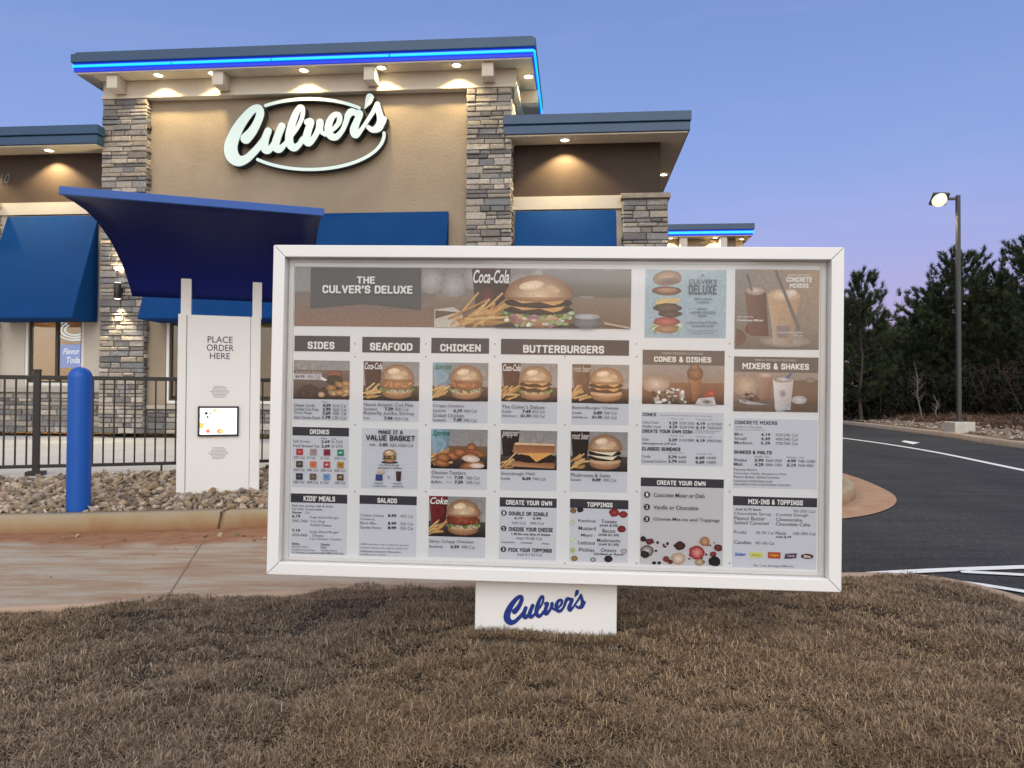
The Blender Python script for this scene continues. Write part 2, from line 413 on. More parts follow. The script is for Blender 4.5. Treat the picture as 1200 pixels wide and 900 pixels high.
# island that carries the order point: outline front edge then the rounded nose at its right end
ISL_F = [(-12, 5.02), (-8, 5.55), (-4.22, 6.10), (-2.17, 6.48), (0.2, 6.86), (1.8, 7.1)]
NOSE = [(2.9, 7.42), (3.55, 7.95), (4.05, 8.75), (4.35, 9.7), (4.6, 11.0), (4.7, 12.6), (4.55, 14.2), (4.2, 16.0)]
front_line = curve_pts(ISL_F + NOSE, 8)
# drive lane of clay stained concrete between lawn and island
LAWN_EDGE = curve_pts([(-12, 1.2), (-6, 2.72), (-2.376, 3.60), (-1.264, 3.89), (-.1, 4.12), (.9, 4.27), (1.9, 4.36), (2.27, 4.35), (2.51, 4.20), (2.65, 3.84), (2.71, 3.3), (2.7, 2.0), (2.75, -1.5)], 8)
lane_far = [p for p in front_line if p[0] < 2.4]
lane_near = [p for p in LAWN_EDGE[:-24] if p[0] < 1.7]
struct(poly_sheet('drive_lane', lane_near + [(2.35, 5.6)] + lane_far[::-1], .004, M_LANE))
# saw joints across the lane
mb = MB()
for a, b in ((tuple(atZ(190, 709, .0085))[:2], tuple(atZ(238, 634, .0085))[:2]), ((-5.0, 2.6), (-5.3, 5.9)), ((1.2, 4.2), (1.0, 6.9))):
    d = (Vector(b) - Vector(a)).normalized(); n = Vector((-d.y, d.x)) * .0036
    mb.add([(a[0] - n.x, a[1] - n.y, .0085), (a[0] + n.x, a[1] + n.y, .0085), (b[0] + n.x, b[1] + n.y, .0085), (b[0] - n.x, b[1] - n.y, .0085)], [(0, 1, 2, 3)])
struct(mb.build('lane_joints', mat('joint_dark', (.22, .16, .12), .9)))
# gutter apron round the nose
nose_line = [p for p in front_line if p[0] >= 1.9]
apron_out = offset_line(nose_line, -.42)
struct(poly_sheet('gutter_apron', apron_out + offset_line(nose_line, .05)[::-1], .010, mat('pink_concrete', (.34, .175, .10), .9, c2=(.40, .265, .175), vscale=3.5, bump=.3, bscale=60)))

def kerb(name, line, width, h, m, joint=2.6, inward=1):
    mb = MB(); ln = line; inn = offset_line(ln, width * inward); acc = 0; n = len(ln)
    prof = [(0.0, 0.0), (.012, h - .025), (.035, h - .004), (.06, h), (width, h), (width, -.02)]
    rows = []
    for k, (d, z) in enumerate(prof):
        rows.append([(x, y, z) for x, y in offset_line(ln, d * inward)])
    vs = [p for r_ in rows for p in r_]
    fs = [(k * n + i, k * n + i + 1, (k + 1) * n + i + 1, (k + 1) * n + i) for k in range(len(prof) - 1) for i in range(n - 1)]
    mb.add(vs, fs, (1, 1, 1), True)
    return struct(mb.build(name, m))
kerb('island_kerb', front_line, .16, .15, M_KERB)
# a cracked joint in the kerb
mb = MB(); j0 = Vector((-2.505, 6.418)); 
pr = [(-.012, .0, .018), (-.006, .05, .012), (.004, .09, .014), (.010, .151, .018)]
mb.add([(j0.x + dx - hw * .6, j0.y + .0 + dz * .10 - .006 - .02, dz) for dx, dz, hw in pr] + [(j0.x + dx + hw * .6, j0.y + dz * .10 - .006 - .02 + hw * .2, dz) for dx, dz, hw in pr], [(i, 4 + i, 5 + i, i + 1) for i in range(3)])
mb.add([(j0.x + .000, j0.y - .004, .1535), (j0.x + .022, j0.y, .1535), (j0.x + .035, j0.y + .16, .1535), (j0.x + .015, j0.y + .16, .1535)], [(0, 1, 2, 3)])
struct(mb.build('kerb_joint', mat('joint_rust', (.10, .045, .022), .95)))

# soil body of the island, rising gently towards the building pad
isl_in = offset_line(front_line, .155)
back_edge = [(-12, 6.4), (-6.9, 7.25), (-5.3, 7.72), (-3.98, 8.35), (-2.6, 8.95), (-1, 9.55), (1.2, 10.3), (2.6, 12.0), (3.6, 16.2)]
nb_ = len(isl_in); be = []
def lerp_line(pts, t):
    acc = [0]
    for a, b in zip(pts, pts[1:]): acc.append(acc[-1] + math.dist(a, b))
    s = t * acc[-1]
    for i in range(len(pts) - 1):
        if s <= acc[i + 1] or i == len(pts) - 2:
            u = (s - acc[i]) / max(acc[i + 1] - acc[i], 1e-9); return tuple(pts[i][k] + u * (pts[i + 1][k] - pts[i][k]) for k in range(2))
def isl_pt(t, v):
    a = lerp_line(isl_in, t); b = lerp_line(back_edge, t)
    return (a[0] + (b[0] - a[0]) * v, a[1] + (b[1] - a[1]) * v, .135 + .135 * v)
mb = MB(); NU, NV = 60, 6
mb.add([isl_pt(i / NU, j / NV) for j in range(NV + 1) for i in range(NU + 1)],
       [(j * (NU + 1) + i, j * (NU + 1) + i + 1, (j + 1) * (NU + 1) + i + 1, (j + 1) * (NU + 1) + i) for j in range(NV) for i in range(NU)])
struct(mb.build('island_soil', mat('brown_soil', (.16, .11, .07), .95, var=.35, vscale=5, bump=.6, bscale=30)))

# pale concrete patio behind the fence, up to the building
PAD = curve_pts(back_edge, 3)
walk = PAD + [(4.0, 40), (-30, 40), (-30, 9)]
mb = MB()
n1 = len(PAD)
for i in range(n1 - 1):
    a, b = PAD[i], PAD[i + 1]
    mb.add([(a[0], a[1], .02), (b[0], b[1], .02), (b[0], b[1], .285), (a[0], a[1], .285)], [(0, 1, 2, 3)])
    mb.add([(a[0], a[1], .285), (b[0], b[1], .285), (b[0] - .1, b[1] + 2.2, .36), (a[0] - .1, a[1] + 2.2, .36)], [(0, 1, 2, 3)])
    mb.add([(a[0] - .1, a[1] + 2.2, .36), (b[0] - .1, b[1] + 2.2, .36), (b[0] - .6, b[1] + 30, .45), (a[0] - .6, a[1] + 30, .45)], [(0, 1, 2, 3)])
struct(mb.build('patio', M_WALK))

# far kerb and bank beyond the road
far_line = curve_pts([(10.25, -7), (10.95, 6), (11.95, 17.3), (13.25, 23.06), (14.9, 33.4), (17.0, 44)], 6)
kerb('road_kerb', far_line[::-1], .16, .15, mat('kerb_tan', (.40, .29, .20), .9, c2=(.48, .40, .31), vscale=2.5), inward=1)
mb = MB(); bl = far_line; B = [offset_line(bl, -d) for d in (.155, .9, 2.2, 4.2, 7.5, 30)]; zz = [.13, .16, .26, .42, .55, .9]
n = len(bl); vs = []
for k, ln in enumerate(B):
    for i, (x, y) in enumerate(ln): vs.append((x, y, zz[k] + .06 * math.sin(i * 1.7 + k * 2.1) * (k > 0)))
mb.add(vs, [(k * n + i + 1, k * n + i, (k + 1) * n + i, (k + 1) * n + i + 1) for k in range(len(B) - 1) for i in range(n - 1)], (1, 1, 1), True)
struct(mb.build('bank', mat('bank_soil', (.22, .17, .12), .95, c2=(.10, .045, .028), vscale=.9, bump=.6, bscale=12)))

# painted markings
M_PAINT = mat('road_paint', (.78, .78, .76), .7, var=.06, vscale=20)
def stripe(name, pts, wd, z=.009):
    a = offset_line(pts, wd / 2); b = offset_line(pts, -wd / 2); mb = MB(); n = len(pts)
    mb.add([(x, y, z) for x, y in a] + [(x, y, z) for x, y in b], [(i, i + 1, n + i + 1, n + i) for i in range(n - 1)])
    return struct(mb.build(name, M_PAINT))
stripe('lane_line', curve_pts([(6.9, 5.5), (8.28, 12.09), (9.2, 16.6), (9.55, 21.1), (9.2, 26), (8.3, 32)], 6), .15)
arr = MB()
for q in ([(1056, 517.4), (1060, 516.2), (1078, 518.6), (1070, 520.6)],):
    arr.add([tuple(atZ(px, py, .009)) for px, py in q], [(0, 1, 2, 3)])
struct(arr.build('lane_arrow', M_PAINT))
g = lambda *q: [tuple(atZ(px, py, .009))[:2] for px, py in q]
stripe('hatch_border', g((1020, 672.2), (1060, 669.8), (1120, 667), (1200, 664.2), (1300, 660.5)), .095)
stripe('hatch_bar', g((1125, 669.5), (1165, 671.5), (1250, 676)), .075)
stripe('hatch_bar', g((1095, 678), (1150, 685), (1200, 692.8), (1260, 704)), .075, .0095)

# lawn soil with its kerb
lawn_kerb = kerb('lawn_kerb', LAWN_EDGE, .14, .145, mat('kerb_pink', (.40, .28, .20), .9, var=.15, vscale=4), inward=-1)
li = offset_line(LAWN_EDGE, -.135)
def lawn_h(x, y):
    return .150 + .016 * np.sin(x * 2.1 + .6) * np.sin(y * 2.7) + .010 * np.sin(x * 5.3 + y * 3.1) + .007 * np.sin(x * 9.1 - y * 7.7)
def lawn_inside(x, y):
    """distance inside the lawn edge (vectorised, rough)"""
    E_ = np.array(li); ins = np.zeros(len(x), bool); xs, ys = E_[:, 0], E_[:, 1]
    px = np.append(xs, [-12]); py = np.append(ys, [-1.5]); j = len(px) - 1
    for i in range(len(px)):
        c = ((py[i] > y) != (py[j] > y)) & (x < (px[j] - px[i]) * (y - py[i]) / (py[j] - py[i] + 1e-12) + px[i]); ins ^= c; j = i
    return ins
mb = MB(); gx = np.arange(-12, 2.9, .12); LI = np.array(li)
mb.add([(x, y, .108) for x, y in li] + [(-12, -1.5, .108)], [tuple(range(len(li) + 1))])
struct(mb.build('lawn_soil', mat('lawn_soil', (.040, .030, .024), .97, var=.3, vscale=14, bump=.7, bscale=60)))

# ================================================================== RESTAURANT
TH = R(4.9)
P0 = atY(360, 470, 13.5)
bld = thing('restaurant_building', 'restaurant with tan tower, stone pillars, blue awnings and blue lit roof edge', 'restaurant', (P0.x, P0.y, 0), (0, 0, -TH))
MBLD = MW(bld)
def Q(px, py, y): return L(MBLD, px, py, y)
def span(pl, pr, py, y):            # x range between two picture columns on the plane y
    return Q(pl, py, y)[0], Q(pr, py, y)[0]
def zat(px, py, y): return Q(px, py, y)[1]
BZ = .45

M_TAN = mat('tan_stucco', (.30, .245, .18), .92, var=.09, vscale=1.6, bump=.7, bscale=22, detail=8)
M_BRN = mat('brown_stucco', (.050, .033, .026), .9, var=.06, vscale=3, bump=.25, bscale=45)
M_BEI = mat('beige_stucco', (.50, .46, .40), .92, var=.04, vscale=3, bump=.2, bscale=45)
M_TRIM = mat('cream_trim', (.60, .55, .46), .85, var=.03, vscale=4)
M_SOF = mat('soffit_panel', (.56, .50, .40), .75, var=.05, vscale=2, stretch=(14, .4, 1))
M_FAS = mat('navy_metal', (.022, .066, .140), .42, var=.05, vscale=2, spec=.5)
M_LED = mat('blue_led', (.0, .1, .5), .4, emit=(.0, .42, 1.0), es=1.5)
M_LEDB = mat('blue_led_channel', (.0, .02, .35), .5, emit=(0, .03, .8), es=.5)
M_AWN = mat('blue_fabric', (.001, .039, .158), .8, var=.07, vscale=2.5, spec=.12, bump=.05, bscale=300)
M_WHT = mat('white_frame', (.72, .71, .68), .5)
M_STONE = mat('veneer_stone', attr=True, rough=.9, var=.22, vscale=22, bump=.7, bscale=40)
M_MORT = mat('mortar', (.09, .08, .07), .95, var=.1)
M_LAMP = mat('downlight_glow', (1, .95, .85), .4, emit=(1.0, .88, .62), es=6)
M_BLK = mat('black_metal', (.016, .015, .014), .45, var=.05)

PAL = [(.34, .30, .25), (.25, .235, .22), (.17, .17, .175), (.20, .18, .165), (.40, .36, .31), (.19, .195, .205), (.28, .25, .215), (.14, .135, .135), (.37, .33, .285), (.32, .30, .28)]
def veneer(mb, x0, x1, z0, z1, y, rs, side=None, depth=.05):
    """courses of split stone on the plane y (front looks to -y); side: +1 right face, -1 left face (then x0,x1 is the y range)"""
    z = z0
    while z < z1 - .02:
        h = min(rs.choice([.06, .075, .09, .105, .13]), z1 - z)
        if z1 - z - h < .05: h = z1 - z
        x = x0 - rs.uniform(0, .0)
        while x < x1 - .01:
            wd = min(rs.uniform(.16, .42), x1 - x)
            if x1 - x - wd < .10: wd = x1 - x
            sub = [(z, h)] if (h < .12 or rs.random() < .7) else [(z, h * .5), (z + h * .5, h * .5)]
            for zz_, hh in sub:
                c = rs.choice(PAL); k = rs.uniform(.8, 1.2); c = tuple(v * k for v in c)
                p = rs.uniform(.012, depth); g = .006; i = rs.uniform(.008, .016)
                a0, a1, b0, b1 = x + g, x + wd - g, zz_ + g, zz_ + hh - g
                fr = [(a0 + i + rs.uniform(-.004, .006), b0 + i), (a1 - i, b0 + i + rs.uniform(-.003, .006)), (a1 - i - rs.uniform(0, .006), b1 - i), (a0 + i, b1 - i - rs.uniform(0, .006))]
                base = [(a0, b0), (a1, b0), (a1, b1), (a0, b1)]
                if side is None:
                    vs = [(u, y, v) for u, v in base] + [(u, y - p * .6, v) for u, v in base] + [(u, y - p + rs.uniform(-.004, .004), v) for u, v in fr]
                else:
                    vs = [(y, u, v) for u, v in base] + [(y + side * p * .6, u, v) for u, v in base] + [(y + side * p, u, v) for u, v in fr]
                fs = []
                for k_ in range(2):
                    o = k_ * 4
                    fs += [(o + j, o + (j + 1) % 4, o + 4 + (j + 1) % 4, o + 4 + j) for j in range(4)]
                fs.append((8, 9, 10, 11))
                mb.add(vs, fs, c)
            x += wd
        z += h
def pillar(x0, x1, z0, z1, y, back, seed, name='stone_pillar', cap=False):
    rs = random.Random(seed); o = MB(); o.box(x0, y, z0, x1, back, z1)
    core = o.build(name, M_MORT, bld)
    s = MB(); veneer(s, x0 - .03, x1 + .03, z0, z1, y, rs); veneer(s, y, back - .02, z0, z1, x1, rs, 1); veneer(s, y, back - .02, z0, z1, x0, rs, -1)
    s.build('stone_facing', M_STONE, core)
    if cap:
        c = MB(); c.box(x0 - .07, y - .08, z1 + .002, x1 + .07, back, z1 + .09); c.build('pillar_cap', mat('cap_stone', (.30, .26, .21), .9, var=.15, vscale=9, bump=.4), core, .012)
    return core
def downlight(x, y, z, energy=120, size=R(122), blend=.4, parent=None, name='downlight'):
    mb = MB(); mb.lathe([(.0, z - .012), (.075, z - .012)], 20, c=(x, y)); o = mb.build(name, M_LAMP, parent or bld)
    tr = MB(); tr.lathe([(.072, z - .006), (.078, z - .02), (.10, z - .018), (.105, z - .002)], 20, c=(x, y)); tr.build('downlight_trim', M_WHT, o)
    l = bpy.data.lights.new(name, 'SPOT'); l.energy = energy; l.color = (1, .76, .38); l.spot_size = size; l.spot_blend = blend; l.shadow_soft_size = .05
    lo = bpy.data.objects.new('downlight_lamp', l); COL.objects.link(lo); lo.parent = o; lo.location = (x, y, z - .03)
    return o

# ---- tower
yP, yF, yE, YW = -.35, -.37, -.78, -.22          # pillar front, frieze front, eave edge (local y; outward is negative)
tl, _ = Q(121, 250, yP); tr_, _ = Q(597.5, 200, yP)
lw = Q(169.5, 250, yP)[0]; rw = Q(548.5, 200, yP)[0]
zfb = (zat(172, 110.5, yF) + zat(548, 101.5, yF)) / 2        # frieze underside
zsf = (zat(90, 84, yE) + zat(600, 70.6, yE)) / 2 + .045       # soffit / eave underside
zft = (zat(82.6, 61.2, yE) + zat(627.6, 45, yE)) / 2         # eave top
zgb = (zat(83, 71.5, yE) + zat(627, 55.5, yE)) / 2           # grey fascia bottom
el, er = Q(82.6, 61, yE)[0], Q(627.6, 45, yE)[0]
TD = 1.75
# left out around the window behind the order point: the wall is built in pieces below the awning
wz_top, wz_sill = zat(250, 373, YW), zat(200, 473, YW)
wxa = Q(194, 430, YW)[0]; wxb = wxa + 3.3
mb = MB()
mb.box(lw - .05, YW, wz_top, rw + .05, .25, zfb + .1)
mb.box(lw - .05, YW, BZ, wxa, .25, wz_top - .0)
mb.box(wxb, YW, BZ, rw + .05, .25, wz_top)
mb.box(wxa, YW, BZ, wxb, .25, wz_sill)
mb.build('tower_wall', M_TAN, bld)
mb = MB(); mb.box(tl + .04, .26, BZ, tr_ - .04, TD - .2, zfb + .1); 
mb2 = MB(); mb2.box(tl + .04, TD - .5, BZ, tr_ - .04, TD - .3, zfb + .1); mb2.box(tl + .04, .26, wz_top + .7, tl + .24, TD - .5, zfb + .1); mb2.box(tr_ - .24, .26, wz_top + .7, tr_ - .04, TD - .5, zfb + .1)
mb2.build('tower_rear_wall', M_TAN, bld)
fl, fr_ = Q(121, 100, yF)[0], Q(604.5, 90, yF)[0]
mb = MB(); mb.box(fl, yF, zfb, fr_, TD - .1, zsf - .03); fz = mb.build('frieze', M_TRIM, bld, .008)
mb = MB(); mb.box(fl - .03, yF - .02, zfb - .05, fr_ + .03, TD - .07, zfb - .002); mb.build('frieze_ledge', M_TRIM, bld, .008)
mb = MB(); mb.box(el + .06, yE + .06, zsf - .028, er - .06, TD + .2, zsf - .004); mb.build('soffit', M_SOF, bld)
mb = MB(); mb.box(el, yE, zgb, er, TD + .26, zft); mb.box(el + .05, yE + .05, zft + .002, er - .05, TD + .2, zft + .05); fas = mb.build('roof_fascia', M_FAS, bld, .01)
mb = MB(); mb.box(el + .04, yE + .04, zsf, er - .04, TD + .22, zgb - .002); mb.build('led_channel', M_LEDB, bld)
zl = zgb - (zgb - zsf) * .42
for i in range(4):
    a = el + .03 + (er - el - .06) * (0, .225, .445, .70)[i]; b = el + .03 + (er - el - .06) * (.222, .442, .697, 1.0)[i]
    mb = MB(); mb.box(a, yE + .005, zl - .018, b, yE + .036, zl + .018); mb.build('led_strip', M_LED, bld)
mb = MB(); mb.box(er - .036, yE + .045, zl - .022, er - .005, TD + .2, zl + .022); mb.build('led_strip', M_LED, bld)
zbk0 = zat(142, 108, yE + .1)
for px in (142.5, 264, 438, 573.5):
    x = Q(px, 96, yF)[0]
    mb = MB(); mb.box(x - .10, yE + .12, zfb + .03, x + .10, yF - .003, zsf - .032); mb.build('eave_bracket', M_TRIM, bld, .008)
# bracket on the right return of the tower
mb = MB(); mb.box(fr_ + .003, .55, zfb + .03, fr_ + .34, .75, zsf - .032); mb.build('eave_bracket', M_TRIM, bld, .008)
for px in (186, 250, 356, 447, 535):
    x = Q(px, 92, yE + .2)[0]; downlight(x, yE + .19, zsf - .03, 82)
downlight(fr_ + .2, -.05, zsf - .03, 260)
pillar(tl, lw, BZ, zfb - .055, yP, .3, 11)
pillar(rw, tr_, BZ, zfb - .055, yP, 1.2, 12)
# base course under the tower window
vn = MB(); rs = random.Random(4); veneer(vn, lw + .04, rw - .05, BZ, wz_sill - .12, YW - .02, rs, depth=.04); vn.build('stone_base', M_STONE, bld)
mb = MB(); mb.box(lw + .04, YW - .09, wz_sill - .10, rw - .04, YW - .002, wz_sill - .03); mb.build('stone_sill', mat('sill_stone', (.36, .33, .29), .9, var=.1), bld, .01)

M_GLASS = glass_mat('window_glass', (.80, .82, .80), 1.6, boost=1.7)
M_ROOM = mat('room_wall', (.55, .40, .24), .9, var=.06, vscale=1)
M_ROOMD = mat('room_dark', (.13, .075, .04), .8)
M_CEIL = mat('ceiling_panel', (.9, .8, .6), .6, emit=(1, .70, .36), es=11)
def window(x0, x1, z0, z1, y, mull=()):
    fw = .055; mb = MB()
    mb.box(x0, y - .05, z0, x0 + fw, y + .08, z1); mb.box(x1 - fw, y - .05, z0, x1, y + .08, z1)
    mb.box(x0 + fw, y - .05, z0, x1 - fw, y + .08, z0 + fw); mb.box(x0 + fw, y - .05, z1 - fw, x1 - fw, y + .08, z1)
    wn = mb.build('window', M_WHT, bld, .006)
    ib = MB(); d0 = .012
    a, b, c, d = x0 + fw + .002, x1 - fw - .002, z0 + fw + .002, z1 - fw - .002
    ib.box(a, y - .02, c, a + .03, y + .05, d); ib.box(b - .03, y - .02, c, b, y + .05, d); ib.box(a + .03, y - .02, d - .03, b - .03, y + .05, d); ib.box(a + .03, y - .02, c, b - .03, y + .05, c + .03)
    for m_ in mull: ib.box(m_ - .025, y - .02, c + .03, m_ + .025, y + .05, d - .03)
    ib.build('glazing_bar', mat('bronze_metal', (.05, .04, .03), .4), wn)
    gl = MB(); gl.box(a + .03, y + .01, c + .03, b - .03, y + .016, d - .03); gl.build('pane', M_GLASS, wn)
    return wn
def room(x0, x1, z0, z1, y, depth=2.6):
    mb = MB()      # inside faces of a shallow dining room seen through the glass
    A = [(x0 - .8, y, z0 - .9), (x1 + .8, y, z0 - .9), (x1 + .8, y + depth, z0 - .9), (x0 - .8, y + depth, z0 - .9)]
    B_ = [(p[0], p[1], z1 + .5) for p in A]
    mb.add(A + B_, [(0, 1, 2, 3), (1, 2, 6, 5), (2, 3, 7, 6), (3, 0, 4, 7), (4, 5, 6, 7)]); rm = mb.build('dining_room', M_ROOM, bld)
    c = MB()
    for k in range(2):
        xx = x0 + (x1 - x0) * (.3 + .4 * k); c.box(xx - .25, y + .8, z1 + .42, xx + .25, y + 1.5, z1 + .47)
        c.build('ceiling_light', M_CEIL, rm); c = MB()
    f = MB(); rs = random.Random(int(x0 * 100))
    f.box(x0 - .4, y + 1.5, z0 - .9, x1 + .4, y + 1.9, z0 + .25); f.box(x0 + .1, y + depth - .1, z0 + .1, x0 + .9, y + depth - .02, z1 - .2); f.box(x1 - .8, y + depth - .1, z0 + .2, x1 - .2, y + depth - .02, z1 - .3)
    f.build('booth_seat', M_ROOMD, rm)
    wb = MB(); wb.box(x0 - .78, y + depth - .06, z0 - .88, x1 + .78, y + depth - .01, z0 + (z1 - z0) * .42); wb.build('reflection_band', mat('reflection_brown', (.30, .13, .06), .6, var=.2, vscale=3), rm)  # added brown panel, standing in for the treeline band reflected in the pane
    for q in (.3, .62):
        pl_ = MB(); px_ = x0 + (x1 - x0) * q; pz_ = z0 + (z1 - z0) * .52; pl_.lathe([(.0, pz_ + .10), (.05, pz_ + .09), (.075, pz_ + .02), (.06, pz_ - .03), (0, pz_ - .04)], 12, c=(px_, y + 1.35)); pl_.build('pendant_lamp', M_CEIL, rm)
    return rm
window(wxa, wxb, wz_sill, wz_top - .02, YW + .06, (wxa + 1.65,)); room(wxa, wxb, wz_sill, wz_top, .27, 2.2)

def awning(pl, pr, ptop, pbot, proj, y=0.0, edge=0.0):
    """fabric awning: top edge on the wall, lower edge thrown out by proj, closed triangular ends"""
    x0, x1 = span(pl, pr, ptop, y - .02); zt = (zat(pl, ptop, y - .02) + zat(pr, ptop - (pr - pl) * .012, y - .02)) / 2
    zb = zat((pl + pr) / 2, pbot, y - proj)
    P = [(x0, y - .02, zt), (x0, y - proj, zb + .02), (x0, y - proj, zb), (x0, y - .02, zb)]
    mb = MB(); mb.prism(P, (x1 - x0, 0, 0)); o = mb.build('awning', M_AWN, bld, .012)
    return o, x0, x1, zt, zb
a1 = awning(190, 526, 252, 373, .75, YW)
# ---- left wing
yWw, yWe = -.15, -.62
wzb = (zat(0, 239, yWw) + zat(110, 236.6, yWw)) / 2
wfb = (zat(0, 170, yWe) + zat(114, 166.6, yWe)) / 2; wft = (zat(0, 148.7, yWe) + zat(114, 145, yWe)) / 2
wx1 = Q(114, 156, yWe)[0]; wx0 = tl - 8.5; wfm = wfb + (wft - wfb) * .47
mb = MB(); mb.box(wx0, yWw, wzb, tl - .0, .3, wfb - .03); mb.build('brown_wall', M_BRN, bld)
mb = MB(); mb.box(wx0, yWe + .05, wfb - .028, wx1 - .05, 6, wfb - .004); mb.build('soffit', M_SOF, bld)
mb = MB(); mb.box(wx0, yWe, wfm + .012, wx1, yP - .06, wft); mb.box(wx0, yP - .058, wfm + .012, tl - .06, 6, wft); mb.box(wx0, yWe + .02, wfb, wx1 - .02, yP - .06, wfm - .012); mb.box(wx0, yP - .058, wfb, tl - .06, 6, wfm - .012); mb.box(wx0, yWe + .04, wfm - .012, wx1 - .04, yP - .08, wfm + .012)
mb.build('roof_fascia', M_FAS, bld, .008)
downlight(Q(58, 172, yWe + .25)[0], yWe + .24, wfb - .03, 190)
downlight(Q(-42, 176, yWe + .25)[0], yWe + .24, wfb - .03, 190)
# cream surround, beige wall with its window, stone base
cx0, cx1 = Q(1, 245, yWw)[0], tl - .0
sx0, sx1 = Q(29, 410, yWw)[0], Q(98, 410, yWw)[0]
sz1, sz0 = zat(60, 374.5, yWw), zat(60, 452, yWw)
mb = MB(); mb.box(cx0, yWw - .05, zat(60, 252, yWw), cx1, yWw + .2, wzb - .003)
mb.box(cx0, yWw - .0, sz1 + .05, cx1, yWw + .2, zat(60, 252, yWw) - .002); mb.box(cx0, yWw, BZ, sx0, yWw + .2, sz1 + .048); mb.box(sx1, yWw, BZ, cx1, yWw + .2, sz1 + .048); mb.box(sx0, yWw, BZ, sx1, yWw + .2, sz0)
mb.build('beige_wall', M_BEI, bld)
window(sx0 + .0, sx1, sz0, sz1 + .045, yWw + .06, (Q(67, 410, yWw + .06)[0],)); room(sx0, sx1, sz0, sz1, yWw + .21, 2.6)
vn = MB(); rs = random.Random(9); veneer(vn, cx0, cx1, BZ, sz0 - .14, yWw - .02, rs, depth=.04); vn.build('stone_base', M_STONE, bld)
mb = MB(); mb.box(cx0, yWw - .10, sz0 - .12, cx1, yWw - .003, sz0 - .03); mb.build('stone_sill', mat('sill_stone'), bld, .01)
awning(8.5, 116, 253.5, 373, .72, yWw - .05)
pillar(cx0 - .75, cx0 - .01, BZ, wzb - .1, yWw - .2, .3, 13, cap=True)
mb = MB(); mb.box(wx0, yWw, BZ, cx0 - .76, .3, wzb - .003); mb.build('beige_wall', M_BEI, bld)
# house number on the brown band
hn = MB(); v, f = glyphs('10', .0, .3); s_ = .27; hx, hz = Q(-2.5, 215, yWw - .02)
hn.add([(hx + q[0] * s_ * .8, yWw - .02, hz + q[1] * s_) for q in v], f); hn.build('house_number', mat('dark_letter', (.09, .10, .11), .35, .6), bld)

# ---- right wing
yR = .0
rx0 = tr_ + .02; rx1 = Q(774, 200, yR)[0]; rzb = (zat(600, 232, yR) + zat(770, 228.5, yR)) / 2
yRe = -.50
rfb = (zat(592, 158.3, yRe) + zat(808, 150.6, yRe)) / 2; rft = (zat(592, 135.7, yRe) + zat(808, 128, yRe)) / 2; rfm = rfb + (rft - rfb) * .47
rex0, rex1 = Q(589.6, 147, yRe)[0], Q(810.5, 140, yRe)[0]
mb = MB(); mb.box(rx0, yR, rzb, rx1, .3, rfb - .03); mb.box(rx1 - .3, .302, rzb, rx1, 9, rfb - .03); mb.build('brown_wall', M_BRN, bld)
mb = MB(); mb.box(rex0 + .05, yRe + .05, rfb - .028, rex1 - .05, 8, rfb - .004); mb.build('soffit', M_SOF, bld)
mb = MB()
for (z0, z1, i) in ((rfm + .012, rft, 0), (rfb, rfm - .012, .02), (rfm - .012, rfm + .012, .04)):
    mb.box(rex0 + i, yRe + i, z0, rex1 - i, yP - .062, z1); mb.box(tr_ + .06, yP - .060, z0, rex1 - i, 8, z1)
mb.build('roof_fascia', M_FAS, bld, .008)
downlight(Q(662, 160, yRe + .25)[0], yRe + .25, rfb - .03, 200)
downlight(rx1 + .27, 1.9, rfb - .03, 60)
px1 = Q(731, 260, yR)[0]; px2 = Q(780.5, 260, yR - .12)[0]
ax0, ax1 = Q(604, 300, yR)[0], Q(722, 300, yR)[0]
mb = MB(); mb.box(rx0, yR - .06, zat(660, 246, yR), px1, yR + .2, rzb - .003); mb.box(rx0, yR - .0, BZ, px1, yR + .2, zat(660, 246, yR) - .002)
mb.build('beige_wall', M_BEI, bld)
awning(604, 722, 247.2, 372, .72, yR - .055)
pillar(px1 + .003, px2, BZ, rzb - .1, yR - .14, .6, 14, cap=True)
mb = MB(); mb.box(px2 - .35, .61, BZ, px2 - .05, 14, rzb - .003); mb.build('side_wall', M_BEI, bld)
# main body of the restaurant behind, with its flat roof
mb = MB(); mb.box(wx0, 6.0, BZ, rx1 - .1, 15.5, rft - .35); mb.build('rear_body', M_BEI, bld)

# ---- sconce on the tower's left pillar
sxp, szp = Q(139, 341, yP - .1)
sc = MB(); sc.lathe([(.0, szp - .14), (.055, szp - .14), (.06, szp - .13), (.06, szp + .13), (.055, szp + .14), (0, szp + .14)], 20, c=(sxp, yP - .13)); sc.box(sxp - .03, yP - .10, szp - .05, sxp + .03, yP + .01, szp + .05)
sco = sc.build('wall_lamp', M_BLK, bld)
for zz_ in (-.145, .145):
    gm = MB(); gm.lathe([(0, szp + zz_), (.05, szp + zz_)], 16, c=(sxp, yP - .13)); gm.build('lamp_lens', M_LAMP, sco)
for sgn in (1, -1):
    l = bpy.data.lights.new('wall_lamp_light', 'SPOT'); l.energy = 90; l.color = (1, .78, .45); l.spot_size = R(70); l.spot_blend = .5; l.shadow_soft_size = .04
    o = bpy.data.objects.new('wall_lamp_light', l); COL.objects.link(o); o.parent = sco; o.location = (sxp, yP - .13, szp + sgn * .16)
    o.rotation_euler = (0 if sgn < 0 else math.pi, 0, 0)

